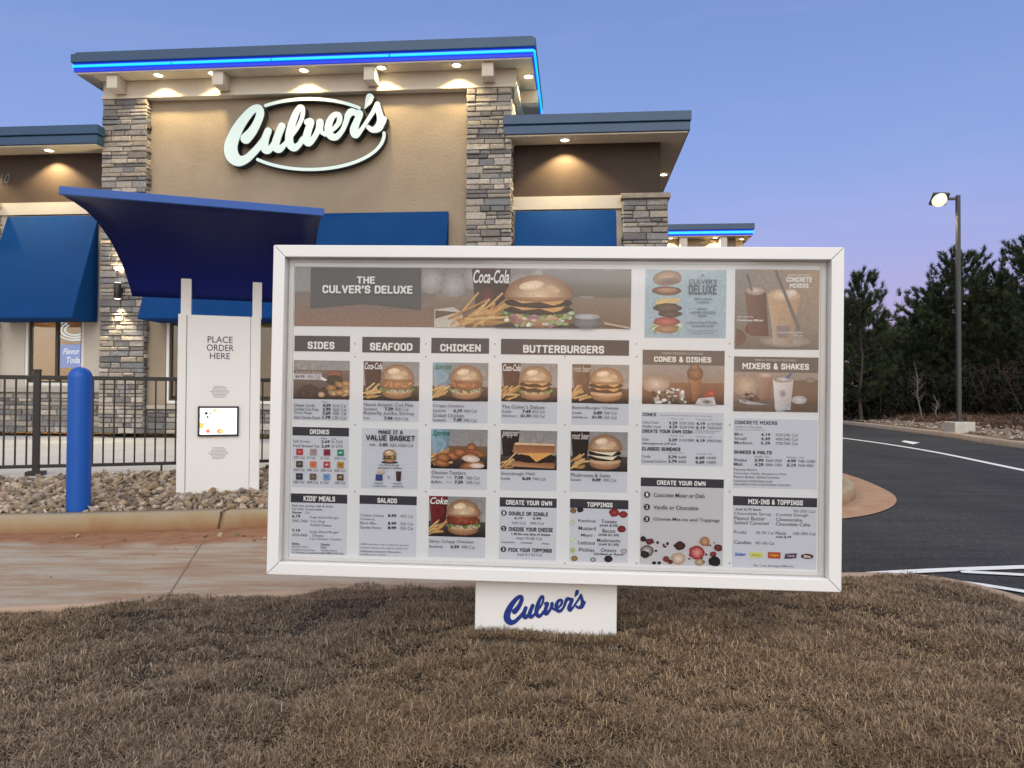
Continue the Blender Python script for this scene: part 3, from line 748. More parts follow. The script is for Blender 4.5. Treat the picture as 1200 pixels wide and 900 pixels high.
# ---- second tower at the far end of the building
yT = 13.2
def QT(px, py, y): return Q(px, py, y)
t0, t1 = Q(762, 275, yT)[0], Q(884.5, 266, yT)[0]; tzt = zat(830, 262, yT); tzb = zat(830, 275.6, yT); tzm = zat(830, 269, yT)
mb = MB(); mb.box(t0, yT, tzm, t1, yT + 5, tzt); mb.build('roof_fascia', M_FAS, bld, .01)
mb = MB(); mb.box(t0 + .05, yT + .05, tzb, t1 - .05, yT + 4.9, tzm - .002); mb.build('led_channel', M_LEDB, bld)
mb = MB(); mb.box(t0 + .02, yT + .005, tzb + .06, t1 - .02, yT + .045, tzb + .14); mb.build('led_strip', M_LED, bld)
mb = MB(); mb.box(t0 + .1, yT + .45, -.1, t1 - .55, yT + 4.5, tzb - .03); mb.build('tower_wall', M_TAN, bld)
mb = MB(); mb.box(t0 + .05, yT + .06, tzb - .028, t1 - .06, yT + 4.8, tzb - .004); mb.build('soffit', M_SOF, bld)
for px in (802, 849): 
    x = Q(px, 282, yT)[0]; mb = MB(); mb.box(x - .12, yT + .12, tzb - .55, x + .12, yT + .448, tzb - .032); mb.build('eave_bracket', M_TRIM, bld, .008)
for px in (786, 838): downlight(Q(px, 277, yT + .25)[0], yT + .25, tzb - .03, 160)
mb = MB(); mb.box(t1 - .548, yT + .9, tzb - .6, t1 - .2, yT + 1.2, tzb - .032); mb.build('eave_bracket', M_TRIM, bld, .008)
downlight(t1 - .33, yT + .55, tzb - .03, 160)

# ---- illuminated script sign on the tower
sgn_y = -.03
s0 = Q(250, 95, -.2); s1 = Q(470, 215, -.2)
def sign_xy(X, Y):
    px = 250 + X / 5.4545; py = 95 + Y / 5.4545
    return Q(px, py, YW - .19)
# the sign is its own thing: origin on the wall under its middle
smid = Q(358, 195, YW - .19); sroot = MBLD @ Vector((smid[0], YW - .19, smid[1]))
sign = thing('wall_sign', 'white lit script sign inside a white oval on the tan tower wall', 'sign', tuple(sroot), (0, 0, -TH))
fnl = lambda X, Y: (sign_xy(X, Y)[0] - smid[0], sign_xy(X, Y)[1] - smid[1])
M_SIGN = mat('lit_acrylic', (.5, .56, .54), .4, emit=(.70, 1.0, .94), es=.27)
M_SIDE = mat('sign_return', (.012, .015, .022), .5)
mb = MB(); logo_solid(mb, LOGO, fnl, (.0, .03), -1.5, 3.5); mb.build('letter_face', M_SIGN, sign)
mb = MB(); logo_solid(mb, LOGO, fnl, (.012, .16), 2.0, 4.5); mb.build('letter_return', M_SIDE, sign)
mb = MB(); logo_solid(mb, RING, fnl, (.03, .06), -1.0, 3.5, 1); mb.build('oval_face', M_SIGN, sign)
mb = MB(); logo_solid(mb, RING, fnl, (.042, .16), 2.0, 4.0, 1); mb.build('oval_return', M_SIDE, sign)
mb = MB()
for X, Y in ((120, 420), (420, 430), (780, 340), (1060, 300), (610, 105), (610, 560)):
    x, z = fnl(X, Y); mb = MB(); mb.tube([(x, .12, z), (x, .2, z)], .02, 6); mb.build('standoff', M_SIDE, sign)

# lit hanging poster sign just inside the left window
pz = Q(88, 405, yWw + .35)
nroot = MBLD @ Vector((pz[0], yWw + .35, pz[1]))
neon = thing('window_sign', 'blue and white lit poster hanging inside the left window', 'sign', tuple(nroot), (0, 0, -TH))
mb = MB(); mb.box(-.30, 0, -.42, .30, .02, .02); mb.build('poster_panel', mat('poster_blue', (.02, .10, .45), .5, emit=(.03, .22, .8), es=.9), neon)
mb = MB()
for k, (ra, rb) in enumerate(((.36, .20), (.28, .15), (.2, .1))):
    mb.tube([(ra * math.cos(t), -.01 - .004 * k, .30 + rb * math.sin(t)) for t in np.linspace(2.2, 6.1, 24)], .016, 6)
for s, z, sz in (('FROZEN', .17, .17),):
    pass
mb.build('neon_swirl', mat('neon_white', (.7, .8, .9), .4, emit=(.75, .88, 1.0), es=.8), neon)
mb = MB()
for s, z, sz in (('Flavor of', -.16, .15), ('Today', -.33, .16)):
    v, f = glyphs(s, .03, .2); wv = v[:, 0].max(); mb.add([(q[0] * sz * .85 - wv * sz * .425, -.006, z + q[1] * sz) for q in v], f)
mb.build('lettering', MATS['neon_white'], neon)

# ================================================================== ORDER POINT: cabinet, posts, canopy
M_KWH = mat('white_powder_coat', (.80, .80, .775), .45, var=.02, vscale=2)
KY = R(19)
kp = atZ(254.5, 584.5, .14)
kio = thing('order_kiosk', 'white drive-through order kiosk with a small lit screen under a curved navy canopy', 'order kiosk', tuple(kp), (0, 0, KY))
MK = MW(kio); K = lambda px, py, y=0.0: L(MK, px, py, y)
kl, kr = K(207, 500)[0], K(304.5, 500)[0]; kt = (K(212, 367.5)[1] + K(300, 371)[1]) / 2
il, ir = K(217.5, 480)[0], K(293, 480)[0]
mb = MB(); mb.box(il + .003, .012, -.06, ir - .003, .20, kt - .004); mb.build('cabinet', M_KWH, kio, .006)
mb = MB(); mb.box(kl, 0, -.06, il, .21, kt); mb.build('side_column', M_KWH, kio, .008)
mb = MB(); mb.box(ir, 0, -.06, kr, .21, kt); mb.build('side_column', M_KWH, kio, .008)
pt = (K(218, 320)[1] + K(301, 324.5)[1]) / 2
for a, b in ((212, 224.3), (296, 307)):
    x0 = K(a, 345, .04)[0]; x1 = K(b, 345, .04)[0]
    mb = MB(); mb.box(x0, .04, kt - .02, x1, .13, pt); mb.build('post', M_KWH, kio, .006)
M_NAVY = mat('navy_canopy', (.001, .010, .155), .5, var=.05, spec=.3)
M_LIP = mat('blue_lip', (.007, .085, .38), .45)
# canopy sheet: rises from the back of the posts and sweeps out over the lane
rl = K(155, 349, .16); cx0 = rl[0]; 
fl_ = K(70, 228, -1.0); frr = K(377, 246, -1.0)
zc0 = K(250, 351.5, .16)[1]; zc1 = (fl_[1] + frr[1]) / 2 - .02
cxa = (rl[0] + fl_[0]) / 2; cxb = frr[0]
prof = [(0, 0), (.04, .12), (.106, .28), (.17, .42), (.26, .56), (.34, .67), (.435, .77), (.55, .87), (.68, .94), (.84, .98), (1, 1.0)]
NX = 12
top, botm = [], []
mb = MB(); vs = []; nP = len(prof); th = .035
cr = []
for k, (f_, h_) in enumerate(prof):
    y = .16 - f_ * 1.16; z = zc0 + h_ * (zc1 - zc0)
    xl = rl[0] + (fl_[0] - rl[0]) * f_; xr = cxb + .0 * f_
    cr.append((xl, xr, y, z))
for off in (0, 1):
    for k, (xl, xr, y, z) in enumerate(cr):
        a = prof[max(k - 1, 0)]; b = prof[min(k + 1, nP - 1)]
        ty, tz = -(b[0] - a[0]) * 1.16, (b[1] - a[1]) * (zc1 - zc0); l_ = math.hypot(ty, tz); ny, nz = tz / l_, -ty / l_   # outward/up side
        for i in range(NX + 1):
            x = xl + (xr - xl) * i / NX; vs.append((x, y + ny * th * off, z + nz * th * off))
W_ = NX + 1
fs = []
for off in (0, 1):
    o = off * nP * W_
    for k in range(nP - 1):
        for i in range(NX): 
            q = (o + k * W_ + i, o + k * W_ + i + 1, o + (k + 1) * W_ + i + 1, o + (k + 1) * W_ + i); fs.append(q if off else q[::-1])
o = nP * W_
for k in range(nP - 1):
    for i in (0, NX): fs.append((k * W_ + i, (k + 1) * W_ + i, o + (k + 1) * W_ + i, o + k * W_ + i))
for k in (0, nP - 1):
    for i in range(NX): fs.append((k * W_ + i, k * W_ + i + 1, o + k * W_ + i + 1, o + k * W_ + i))
mb.add(vs, fs, (1, 1, 1), False); cano = mb.build('canopy', M_NAVY, kio)
for p in cano.data.polygons: p.use_smooth = len(p.vertices) == 4
xl, xr, y, z = cr[-1]
mb = MB(); mb.box(xl - .0, y - .035, z - .012, xr + .02, y - .001, z + .055); mb.build('canopy_lip', M_LIP, cano, .004)
# ribs under the canopy that carry it from the posts
mb = MB()
for px in (218, 301):
    xx = K(px, 345, .04)[0]
    mb = MB(); mb.tube([(xx, .12, pt - .12), (xx, .13, pt + .02)], .03, 8); mb.build('canopy_bracket', M_NAVY, kio)
# lettering on the cabinet
M_INK = mat('navy_print', (.035, .045, .10), .5)
def text_fit(mb, s, x0, z0, x1, z1, y, bold=0.0, shear=0.0, col=(1, 1, 1)):
    v, f = glyphs(s, bold, shear)
    a, b = v.min(0), v.max(0); k = (x1 - x0) / (b[0] - a[0]); kz = (z1 - z0) / (b[1] - a[1])
    mb.add([(x0 + (q[0] - a[0]) * k, y, z0 + (q[1] - a[1]) * kz) for q in v], f, col)
mb = MB()
for s, x0, y0, x1, y1 in (('PLACE', 243.3, 394.6, 272.8, 401.4), ('ORDER', 242.2, 404.2, 274, 411), ('HERE', 246, 413.9, 269.6, 420.4)):
    p0 = K(x0, y1, .010); p1 = K(x1, y0, .010); text_fit(mb, s, p0[0], p0[1], p1[0], p1[1], .010, .004)
mb.build('lettering', M_INK, kio)
for cy in (459, 531):
    mb = MB(); c = K(257 - (cy - 459) * .02, cy, .01); dx = (K(268, cy, .01)[0] - K(246, cy, .01)[0]) / 11
    for j in range(-4, 5):
        for i in range(-6, 7):
            if abs(i) + abs(j) * .55 > 6 or (abs(j) == 4 and abs(i) > 3): continue
            x = c[0] + (i + .5 * (j % 2)) * dx * .92; z = c[1] + j * dx * .86; r = dx * .26
            mb.add([(x + r * math.cos(t), .0105, z + r * math.sin(t)) for t in np.linspace(0, 2 * math.pi, 9)[:-1]], [tuple(range(8))])
    mb.build('speaker_grille', mat('hole_dark', (.10, .10, .10), .8), kio)
a = K(231.5, 511.5, .0); b = K(280, 476, .0)
mb = MB(); t_ = .018
mb.box(a[0], -.012, a[1], a[0] + t_, .011, b[1]); mb.box(b[0] - t_, -.012, a[1], b[0], .011, b[1]); mb.box(a[0] + t_, -.012, a[1], b[0] - t_, .011, a[1] + t_); mb.box(a[0] + t_, -.012, b[1] - t_, b[0] - t_, .011, b[1])
scr = mb.build('display_screen', M_BLK, kio, .003)
# lit picture on the screen: sweets on white and the word FLAVOR
mb = MB(); X0, X1, Z0, Z1 = a[0] + t_, b[0] - t_, a[1] + t_, b[1] - t_
S = lambda u, v_: (X0 + u * (X1 - X0), Z1 - v_ * (Z1 - Z0))
mb.add([(X0, .004, Z0), (X1, .004, Z0), (X1, .004, Z1), (X0, .004, Z1)], [(0, 1, 2, 3)], [[(.95, .95, .98), (.78, .93, .95), (.95, .97, 1), (.90, .98, .96)]])
def sblob(u, v_, ru, rv, c, y):
    p = [S(u + ru * math.cos(t), v_ + rv * math.sin(t)) for t in np.linspace(0, 2 * math.pi, 11)[:-1]]; mb.add([(x, y, z) for x, z in p], [tuple(range(10))], c)
for u, v_, ru, rv, c in ((.17, .20, .045, .06, (.01, .02, .05)), (.21, .34, .03, .05, (.03, .06, .10)), (.29, .22, .025, .03, (.02, .03, .05)), (.41, .11, .08, .08, (.80, .60, .30)), (.40, .08, .03, .03, (.25, .3, .2)),
                         (.37, .55, .10, .13, (.95, .55, .50)), (.37, .55, .075, .10, (.95, .88, .82)), (.37, .54, .03, .03, (.9, .35, .35)), (.04, .66, .08, .12, (.80, .45, .12)), (.22, .87, .06, .08, (.60, .16, .10)), (.55, .88, .10, .10, (.75, .25, .10)), (.58, .88, .05, .06, (.85, .5, .2)), (.04, .3, .05, .08, (.5, .8, .7))):
    sblob(u, v_, ru, rv, c, .0035 - .00005 * len(mb.f) * .5)
p0 = S(.52, .57); p1 = S(.96, .34); text_fit(mb, 'FLAVOR', p0[0], p0[1], p1[0], p1[1], .0015, .0, .15, (.85, .32, .62))
mb.build('screen_picture', mat('screen_glow', attr=True, rough=.3, emit=(0, 0, 0), es=.85), scr)

# ================================================================== BOLLARD
bp_ = atZ(78.5, 600.5, .135)
bol = MB(); rb = .0955
zt_ = 0; zb_h = (600.5 - 430) / FPX * bp_.y
prof_ = [(rb, -.1), (rb, zb_h - rb)] + [(rb * math.cos(t), zb_h - rb + rb * math.sin(t)) for t in np.linspace(.12, math.pi / 2, 10)]
bol.lathe(prof_, 40)
bo = bol.build('bollard', mat('blue_sleeve', (.004, .088, .41), .42, var=.04, vscale=3, spec=.4))
bo.location = (bp_.x + .068, bp_.y + .05, .135); tag(bo, 'bright blue round-topped bollard standing in the gravel before the fence', 'bollard')

# ================================================================== FENCE
FY = R(20)
fp = atY(42, 553.5, 7.95)
fen = thing('metal_fence', 'black metal railing with thin pickets between gravel and patio', 'fence', tuple(fp), (0, 0, FY))
MF = MW(fen); FQ = lambda px, py, y=0.0: L(MF, px, py, y)
xa, xb = FQ(-160, 500)[0], FQ(310, 500)[0] + 2.2
ztr, zbr = FQ(42, 441)[1], FQ(42, 546.5)[1]
mb = MB(); mb.box(xa, -.02, ztr - .035, xb, .02, ztr + .01); mb.build('top_rail', M_BLK, fen, .004)
mb = MB(); mb.box(xa, -.016, zbr - .018, xb, .016, zbr + .018); mb.build('bottom_rail', M_BLK, fen, .004)
pn = MB()
xx = xa + .06; post_x = (0.0, 2.42, 4.84)
k = 0
while xx < xb:
    if min(abs(xx - q) for q in post_x) > .05:
        p = MB(); p.box(xx - .008, -.008, zbr + .019, xx + .008, .008, ztr - .036); p.build('picket', M_BLK, fen)
    xx += .1035
for q in post_x:
    if xa < q < xb:
        p = MB(); p.box(q - .032, -.032, -.02, q + .032, .032, ztr + .055); p.box(q - .036, -.036, ztr + .056, q + .036, .036, ztr + .075); po = p.build('fence_post', M_BLK, fen, .004)
        b2 = MB(); b2.box(q - .085, -.085, -.03, q + .085, .085, .012); b2.build('base_plate', M_BLK, po, .003)
xs_ = FQ(189, 560)[0]
p = MB(); p.box(xs_ - .01, -.01, -.02, xs_ + .01, .01, zbr - .019); p.build('support_leg', M_BLK, fen)

# ================================================================== STREET LAMP
lp = atY(1124, 504, 22.5)
lam = thing('street_lamp', 'tall dark lamp post with a glowing head on a concrete block', 'street lamp', (lp.x, lp.y, lp.z), (0, 0, 0))
M_POLE = mat('dark_bronze', (.062, .062, .064), .5, .3)
hp = atY(1122, 229, 22.5).z - lp.z
mb = MB(); mb.box(-.31, -.31, -.4, .31, .31, .25); mb.build('concrete_base', mat('base_concrete', (.52, .49, .43), .85, var=.1, vscale=6), lam, .02)
mb = MB(); mb.box(-.052, -.052, .25, .052, .052, hp); mb.box(-.12, -.12, .25, .12, .12, .30); mb.build('pole', M_POLE, lam, .005)
mb = MB(); mb.box(-.34, -.035, hp - .14, -.066, .035, hp - .07); mb.build('arm', M_POLE, lam)
MT = Matrix.Translation((-.60, 0, hp - .10)) @ Matrix.Rotation(R(-46), 4, 'X') @ Matrix.Translation((.60, 0, -(hp - .10)))
mb = MB(); mb.box(-.82, -.20, hp - .17, -.33, .20, hp - .07, M=MT); hd = mb.build('lamp_head', M_POLE, lam, .02)
mb = MB(); mb.lathe([(.0, hp - .33), (.12, hp - .32), (.19, hp - .26), (.21, hp - .172)], 20, c=(-.60, 0)); mb.v = [tuple(MT @ Vector(p)) for p in mb.v]; mb.build('lamp_lens', mat('street_glow', (1, .9, .7), .4, emit=(1, .80, .32), es=1.7), hd)
l = bpy.data.lights.new('street_light', 'SPOT'); l.energy = 420; l.color = (1, .78, .45); l.spot_size = R(150); l.spot_blend = .6; l.shadow_soft_size = .15
lo = bpy.data.objects.new('street_light', l); COL.objects.link(lo); lo.parent = hd; lo.location = (-.6, 0, hp - .34)

# ================================================================== MENU BOARD
mp0 = atZ(640, 749.5, .14)
BY = R(-3.4); BR = R(.65)
men = thing('menu_board', 'large white framed outdoor menu board on a white pedestal in the dry lawn', 'menu board', tuple(mp0))
men.rotation_euler = (Matrix.Rotation(BY, 3, 'Z') @ Matrix.Rotation(BR, 3, 'Y')).to_euler()
MM = MW(men)
G = lambda px, py, y: L(MM, px, py, y)
yF_, yPn, yG = -.080, -.022, -.050      # frame front, panel face, glass
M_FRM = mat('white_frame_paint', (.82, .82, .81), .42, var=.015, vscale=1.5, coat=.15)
M_PAN = mat('white_panel', (.82, .84, .86), .55, var=.02, vscale=.9, emit=(.9, .95, 1.0), es=.07)  # faint glow added to the panel to lift its brightness
o1 = [G(319.5, 286.5, yF_), G(990, 290, yF_), G(986, 694.5, yF_), G(313, 673, yF_)]
X0 = (o1[0][0] + o1[3][0]) / 2; X1 = (o1[1][0] + o1[2][0]) / 2; Z1 = (o1[0][1] + o1[1][1]) / 2; Z0 = (o1[2][1] + o1[3][1]) / 2
fw = .050
# four mitred frame members
for pts in (((X0, Z1), (X1, Z1), (X1 - fw, Z1 - fw), (X0 + fw, Z1 - fw)), ((X0, Z0), (X0 + fw, Z0 + fw), (X1 - fw, Z0 + fw), (X1, Z0)),
            ((X0, Z0), (X0, Z1), (X0 + fw, Z1 - fw), (X0 + fw, Z0 + fw)), ((X1, Z1), (X1, Z0), (X1 - fw, Z0 + fw), (X1 - fw, Z1 - fw))):
    c = (sum(p[0] for p in pts) / 4, sum(p[1] for p in pts) / 4)
    q = [(p[0] + (c[0] - p[0]) * .0012, yF_, p[1] + (c[1] - p[1]) * .0012) for p in pts]
    mb = MB(); mb.prism(q, (0, .18, 0)); mb.build('frame_member', M_FRM, men, .003)
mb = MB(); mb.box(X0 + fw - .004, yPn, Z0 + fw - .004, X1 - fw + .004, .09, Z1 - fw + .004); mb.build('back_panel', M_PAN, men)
# stepped inner bead round the panel
mb = MB(); i0 = fw + .001; bw = .022
for (a, b, c, d) in ((X0 + i0, Z0 + i0, X0 + i0 + bw, Z1 - i0), (X1 - i0 - bw, Z0 + i0, X1 - i0, Z1 - i0)):
    mb.box(a, yPn - .008, b, c, yPn - .001, d)
for (a, b, c, d) in ((X0 + i0 + bw, Z0 + i0, X1 - i0 - bw, Z0 + i0 + bw * .6), (X0 + i0 + bw, Z1 - i0 - bw * .6, X1 - i0 - bw, Z1 - i0)):
    mb.box(a, yPn - .008, b, c, yPn - .001, d)
mb.build('inner_bead', M_FRM, men, .002)
# screws on the panel
mb = MB()
for px in (338, 416, 499, 580, 662, 746, 855, 964):
    for py in (403, 418, 498, 576, 660):
        x, z = G(px, py, yPn); mb.lathe([(.0, 0), (.004, 0)], 8)
        for k in range(16):
            v = mb.v[-16 + k]; mb.v[-16 + k] = (x + v[0], yPn - .001, z + v[1])
mb.build('panel_screws', mat('screw_grey', (.42, .42, .42), .4, .4), men)
mb = MB(); mb.box(X0 + fw - .002, yG, Z0 + fw - .002, X1 - fw + .002, yG + .004, Z1 - fw + .002)
mb.build('glass_cover', glass_mat('acrylic_cover', (.985, .985, .985), 1.49, rough=.06, boost=.8), men)
pb0, pb1 = G(556.7, 710, 0.0), G(723, 710, 0.0)
mb = MB(); mb.box(pb0[0], .0, -.12, pb1[0], .22, Z0 - .002); ped = mb.build('pedestal', M_FRM, men, .004)
fnp = lambda X, Y: G(580 + X / 7.5, 680 + Y / 7.5, -.003)
def small_logo(X, Y):                # same strokes, placed by the mark's own outline on the pedestal
    u = (X - 65) / (1112 - 65); v_ = (Y - 75) / (552 - 75)
    px = 589.8 + u * (686.8 - 589.8); py = 690.6 + v_ * (733.6 - 690.6) + .6 * (u - .5)
    return G(px, py, -.003)
mb = MB(); logo_solid(mb, LOGO, small_logo, (-.003, -.0005), -1.0, 5.0); mb.build('pedestal_logo', mat('blue_print', (.006, .03, .22), .45), ped)

# ------------------------------------------------ menu cards: printed sheets under the cover
STEP = .00016
TXT_DARK = lin(40, 40, 48); TXT_MID = lin(72, 72, 80); WHITE = (.80, .80, .79); HEAD = lin(50, 50, 60); GREY = lin(204, 209, 219)
PRINT = mat('printed_sheet', attr=True, rough=.5, spec=.3, emit=(0, 0, 0), es=.11)  # sheets glow slightly in their own colours, added to brighten the print
M_PHOTO = mat('printed_photo', attr=True, rough=.5, spec=.3, var=.16, vscale=110, detail=6, emit=(0, 0, 0), es=.14)  # food pictures carry the same kind of added glow
def mute(c):
    g_ = (c[0] + c[1] + c[2]) / 3; return tuple(max(0.0, (v * .80 + g_ * .20) * 1.06 - .018) * k_ for v, k_ in zip(c, (.97, 1.0, 1.06)))
# heavy block capitals for the headings, contoured like the logo so that strokes merge
BLOCK = {
 'A': (.62, [[(0, 0), (.05, .45), (.25, 1), (.37, 1), (.57, .45), (.62, 0)], [(.07, .34), (.55, .34)]]),
 'B': (.62, [[(0, 0), (0, 1), (.45, 1), (.6, .86), (.6, .65), (.45, .53), (0, .53)], [(.45, .53), (.62, .40), (.62, .14), (.45, 0), (0, 0)]]),
 'C': (.6, [[(.6, .74), (.6, .84), (.44, 1), (.16, 1), (0, .84), (0, .16), (.16, 0), (.44, 0), (.6, .16), (.6, .26)]]),
 'D': (.62, [[(0, 0), (0, 1), (.42, 1), (.62, .8), (.62, .2), (.42, 0), (0, 0)]]),
 'E': (.52, [[(.52, 1), (0, 1), (0, 0), (.52, 0)], [(0, .52), (.44, .52)]]),
 'F': (.52, [[(.52, 1), (0, 1), (0, 0)], [(0, .5), (.44, .5)]]),
 'G': (.62, [[(.6, .78), (.6, .84), (.44, 1), (.16, 1), (0, .84), (0, .16), (.16, 0), (.44, 0), (.62, .16), (.62, .46), (.36, .46)]]),
 'H': (.62, [[(0, 0), (0, 1)], [(.62, 0), (.62, 1)], [(0, .5), (.62, .5)]]),
 'I': (.34, [[(.17, 0), (.17, 1)], [(0, 0), (.34, 0)], [(0, 1), (.34, 1)]]),
 'K': (.62, [[(0, 0), (0, 1)], [(.6, 1), (.1, .5), (.62, 0)]]),
 'L': (.5, [[(0, 1), (0, 0), (.5, 0)]]),
 'M': (.86, [[(0, 0), (0, 1), (.43, .42), (.86, 1), (.86, 0)]]),
 'N': (.66, [[(0, 0), (0, 1), (.66, 0), (.66, 1)]]),
 'O': (.62, [[(.17, 0), (0, .17), (0, .83), (.17, 1), (.45, 1), (.62, .83), (.62, .17), (.45, 0), (.17, 0)]]),
 'P': (.6, [[(0, 0), (0, 1), (.43, 1), (.6, .85), (.6, .6), (.43, .45), (0, .45)]]),
 'R': (.62, [[(0, 0), (0, 1), (.43, 1), (.6, .85), (.6, .62), (.43, .48), (0, .48)], [(.34, .48), (.62, 0)]]),
 'S': (.58, [[(.57, .80), (.57, .86), (.43, 1), (.15, 1), (0, .86), (0, .66), (.14, .54), (.44, .48), (.58, .36), (.58, .14), (.43, 0), (.15, 0), (0, .14), (0, .22)]]),
 'T': (.6, [[(.3, 0), (.3, 1)], [(0, 1), (.6, 1)]]),
 'U': (.62, [[(0, 1), (0, .17), (.17, 0), (.45, 0), (.62, .17), (.62, 1)]]),
 'V': (.66, [[(0, 1), (.33, 0), (.66, 1)]]),
 'W': (.96, [[(0, 1), (.24, 0), (.48, .72), (.72, 0), (.96, 1)]]),
 'X': (.64, [[(0, 0), (.64, 1)], [(0, 1), (.64, 0)]]),
 'Y': (.64, [[(0, 1), (.32, .5), (.64, 1)], [(.32, .5), (.32, 0)]]),
 '&': (.66, [[(.62, 0), (.1, .72), (.1, .88), (.22, 1), (.36, 1), (.46, .88), (.44, .7), (.06, .38), (0, .2), (.14, 0), (.34, 0), (.62, .38)]]),
 '-': (.3, [[(0, .48), (.3, .48)]]), "'": (.06, [[(.03, 1), (.0, .74)]]), ' ': (.16, []),
}
_BLK = {}
def block_glyphs(t):
    V, Fc, x = [], [], 0.0
    for ch in t:
        wd, st = BLOCK[ch]
        if ch not in _BLK:
            if st:
                xs = np.arange(-.2, wd + .22, .05); ys = np.arange(-.2, 1.21, .05); X, Y = np.meshgrid(xs, ys); D = np.full(X.shape, 1e9)
                for s_ in st:
                    for a, b in zip(s_[:-1], s_[1:]):
                        ab = (b[0] - a[0], b[1] - a[1]); l2 = ab[0] ** 2 + ab[1] ** 2
                        u = np.clip(((X - a[0]) * ab[0] + (Y - a[1]) * ab[1]) / l2, 0, 1); dx, dy = np.abs(X - a[0] - u * ab[0]), np.abs(Y - a[1] - u * ab[1])
                        D = np.minimum(D, (dx ** 3 + dy ** 3) ** (1 / 3) - .128)
                _BLK[ch] = contour_fill(xs, ys, D)
            else: _BLK[ch] = ([], [])
        v, f = _BLK[ch]; o = len(V); V += [(p[0] + x, p[1]) for p in v]; Fc += [tuple(k + o for k in q) for q in f]; x += wd + .36
    return np.array(V), Fc
class Card:
    def __init__(s, label, x0, y0, x1, y1, base=GREY, name='menu_card'):
        s.x0, s.y0 = x0, y0
        s.sl = .0045 + .0265 * ((y0 + y1) / 2 - 290) / 393; s.vt = -.0145
        s.W = x1 - x0 - s.vt * (y1 - y0); s.H = y1 - y0 - s.sl * (x1 - x0)
        s.k = 0; s.clip = None; s.mb = MB(); s.label = label; s.name = name; s.pics = None; s.root = None
        s.rect(0, 0, s.W, s.H, base)
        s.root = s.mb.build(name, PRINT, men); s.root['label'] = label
        s.mb = MB(); s.nm = 'print'
    def P(s, dx, dy, lay=None):
        if s.clip and s.nm in ('food_picture', 'candy'): dx = min(max(dx, 0), s.W); dy = min(max(dy, s.clip[0]), s.clip[1])
        px = s.x0 + dx + s.vt * dy; py = s.y0 + dy + s.sl * dx
        y = yPn - .0012 - STEP * (s.k if lay is None else lay); x, z = G(px, py, y); return (x, y, z)
    def part(s, nm):
        """following shapes go to a mesh of their own under the card"""
        s.flush(); s.mb = MB(); s.nm = nm
        if nm == 'food_picture' and s.clip is None: s.clip = (0, s.H)
    def flush(s):
        if s.root is not None and s.mb.f:
            pic = s.nm == 'food_picture'
            if pic: s.mb.c = [mute(q) if not isinstance(q[0], (tuple, list)) else [mute(k) for k in q] for q in s.mb.c]
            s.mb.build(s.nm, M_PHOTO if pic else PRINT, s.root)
        s.mb = MB()
    def poly(s, pts, c):
        s.k += 1; s.mb.add([s.P(*p) for p in pts], [tuple(range(len(pts)))], [c] if isinstance(c[0], (tuple, list)) else c)
    def rect(s, a, b, c, d, col): s.poly([(a, b), (c, b), (c, d), (a, d)], col)
    def grad(s, a, b, c, d, ct, cb): s.poly([(a, b), (c, b), (c, d), (a, d)], [ct, ct, cb, cb])
    def ell(s, cx, cy, rx, ry, cc, cr=None, rot=0.0, a0=0, a1=360, jit=0.0, n=18, rs=None):
        """ellipse (or sector) with a centre colour fading to a rim colour"""
        s.k += 1; cr = cr or cc; full = a1 - a0 >= 360
        ts = [R(a0 + (a1 - a0) * i / n) for i in range(n if full else n + 1)]
        ring = []
        for t in ts:
            j = 1 + (rs.uniform(-jit, jit) if rs else 0)
            u, v = rx * j * math.cos(t), ry * j * math.sin(t); ring.append((cx + u * math.cos(rot) - v * math.sin(rot), cy + u * math.sin(rot) + v * math.cos(rot)))
        vs = [s.P(cx, cy)] + [s.P(*p) for p in ring]; m = len(ring)
        fs = [(0, i + 1, (i + 1) % m + 1) for i in range(m if full else m - 1)]
        s.mb.add(vs, fs, [[cc, cr, cr]] * len(fs))
    def text(s, t, a, b, c, d, col=TXT_DARK, bold=.012, shear=0.0, rot=0.0):
        s.k += 1; v, f = block_glyphs(t) if bold >= .028 and all(q in BLOCK for q in t) and len(t) > 1 else glyphs(t, bold, shear)
        if not len(v): return
        lo, hi = v.min(0), v.max(0); kx = (c - a) / (hi[0] - lo[0]); ky = (d - b) / (hi[1] - lo[1]); ca, sa = math.cos(rot), math.sin(rot)
        o = []
        for q in v:
            X, Y = (q[0] - lo[0]) * kx, -(q[1] - lo[1]) * ky; o.append(s.P(a + X * ca - Y * sa, d + X * sa + Y * ca))
        s.mb.add(o, f, col)
    def head(s, t, a, b, c, d, h, bold=.032, small=None):
        s.part('header_strip'); s.rect(0, 0, s.W, h, HEAD)
        s.text(t, a, b, c, d, WHITE, bold)
        if small: s.text(small[0], *small[1:], (.62, .62, .62), .0)
        s.flush()

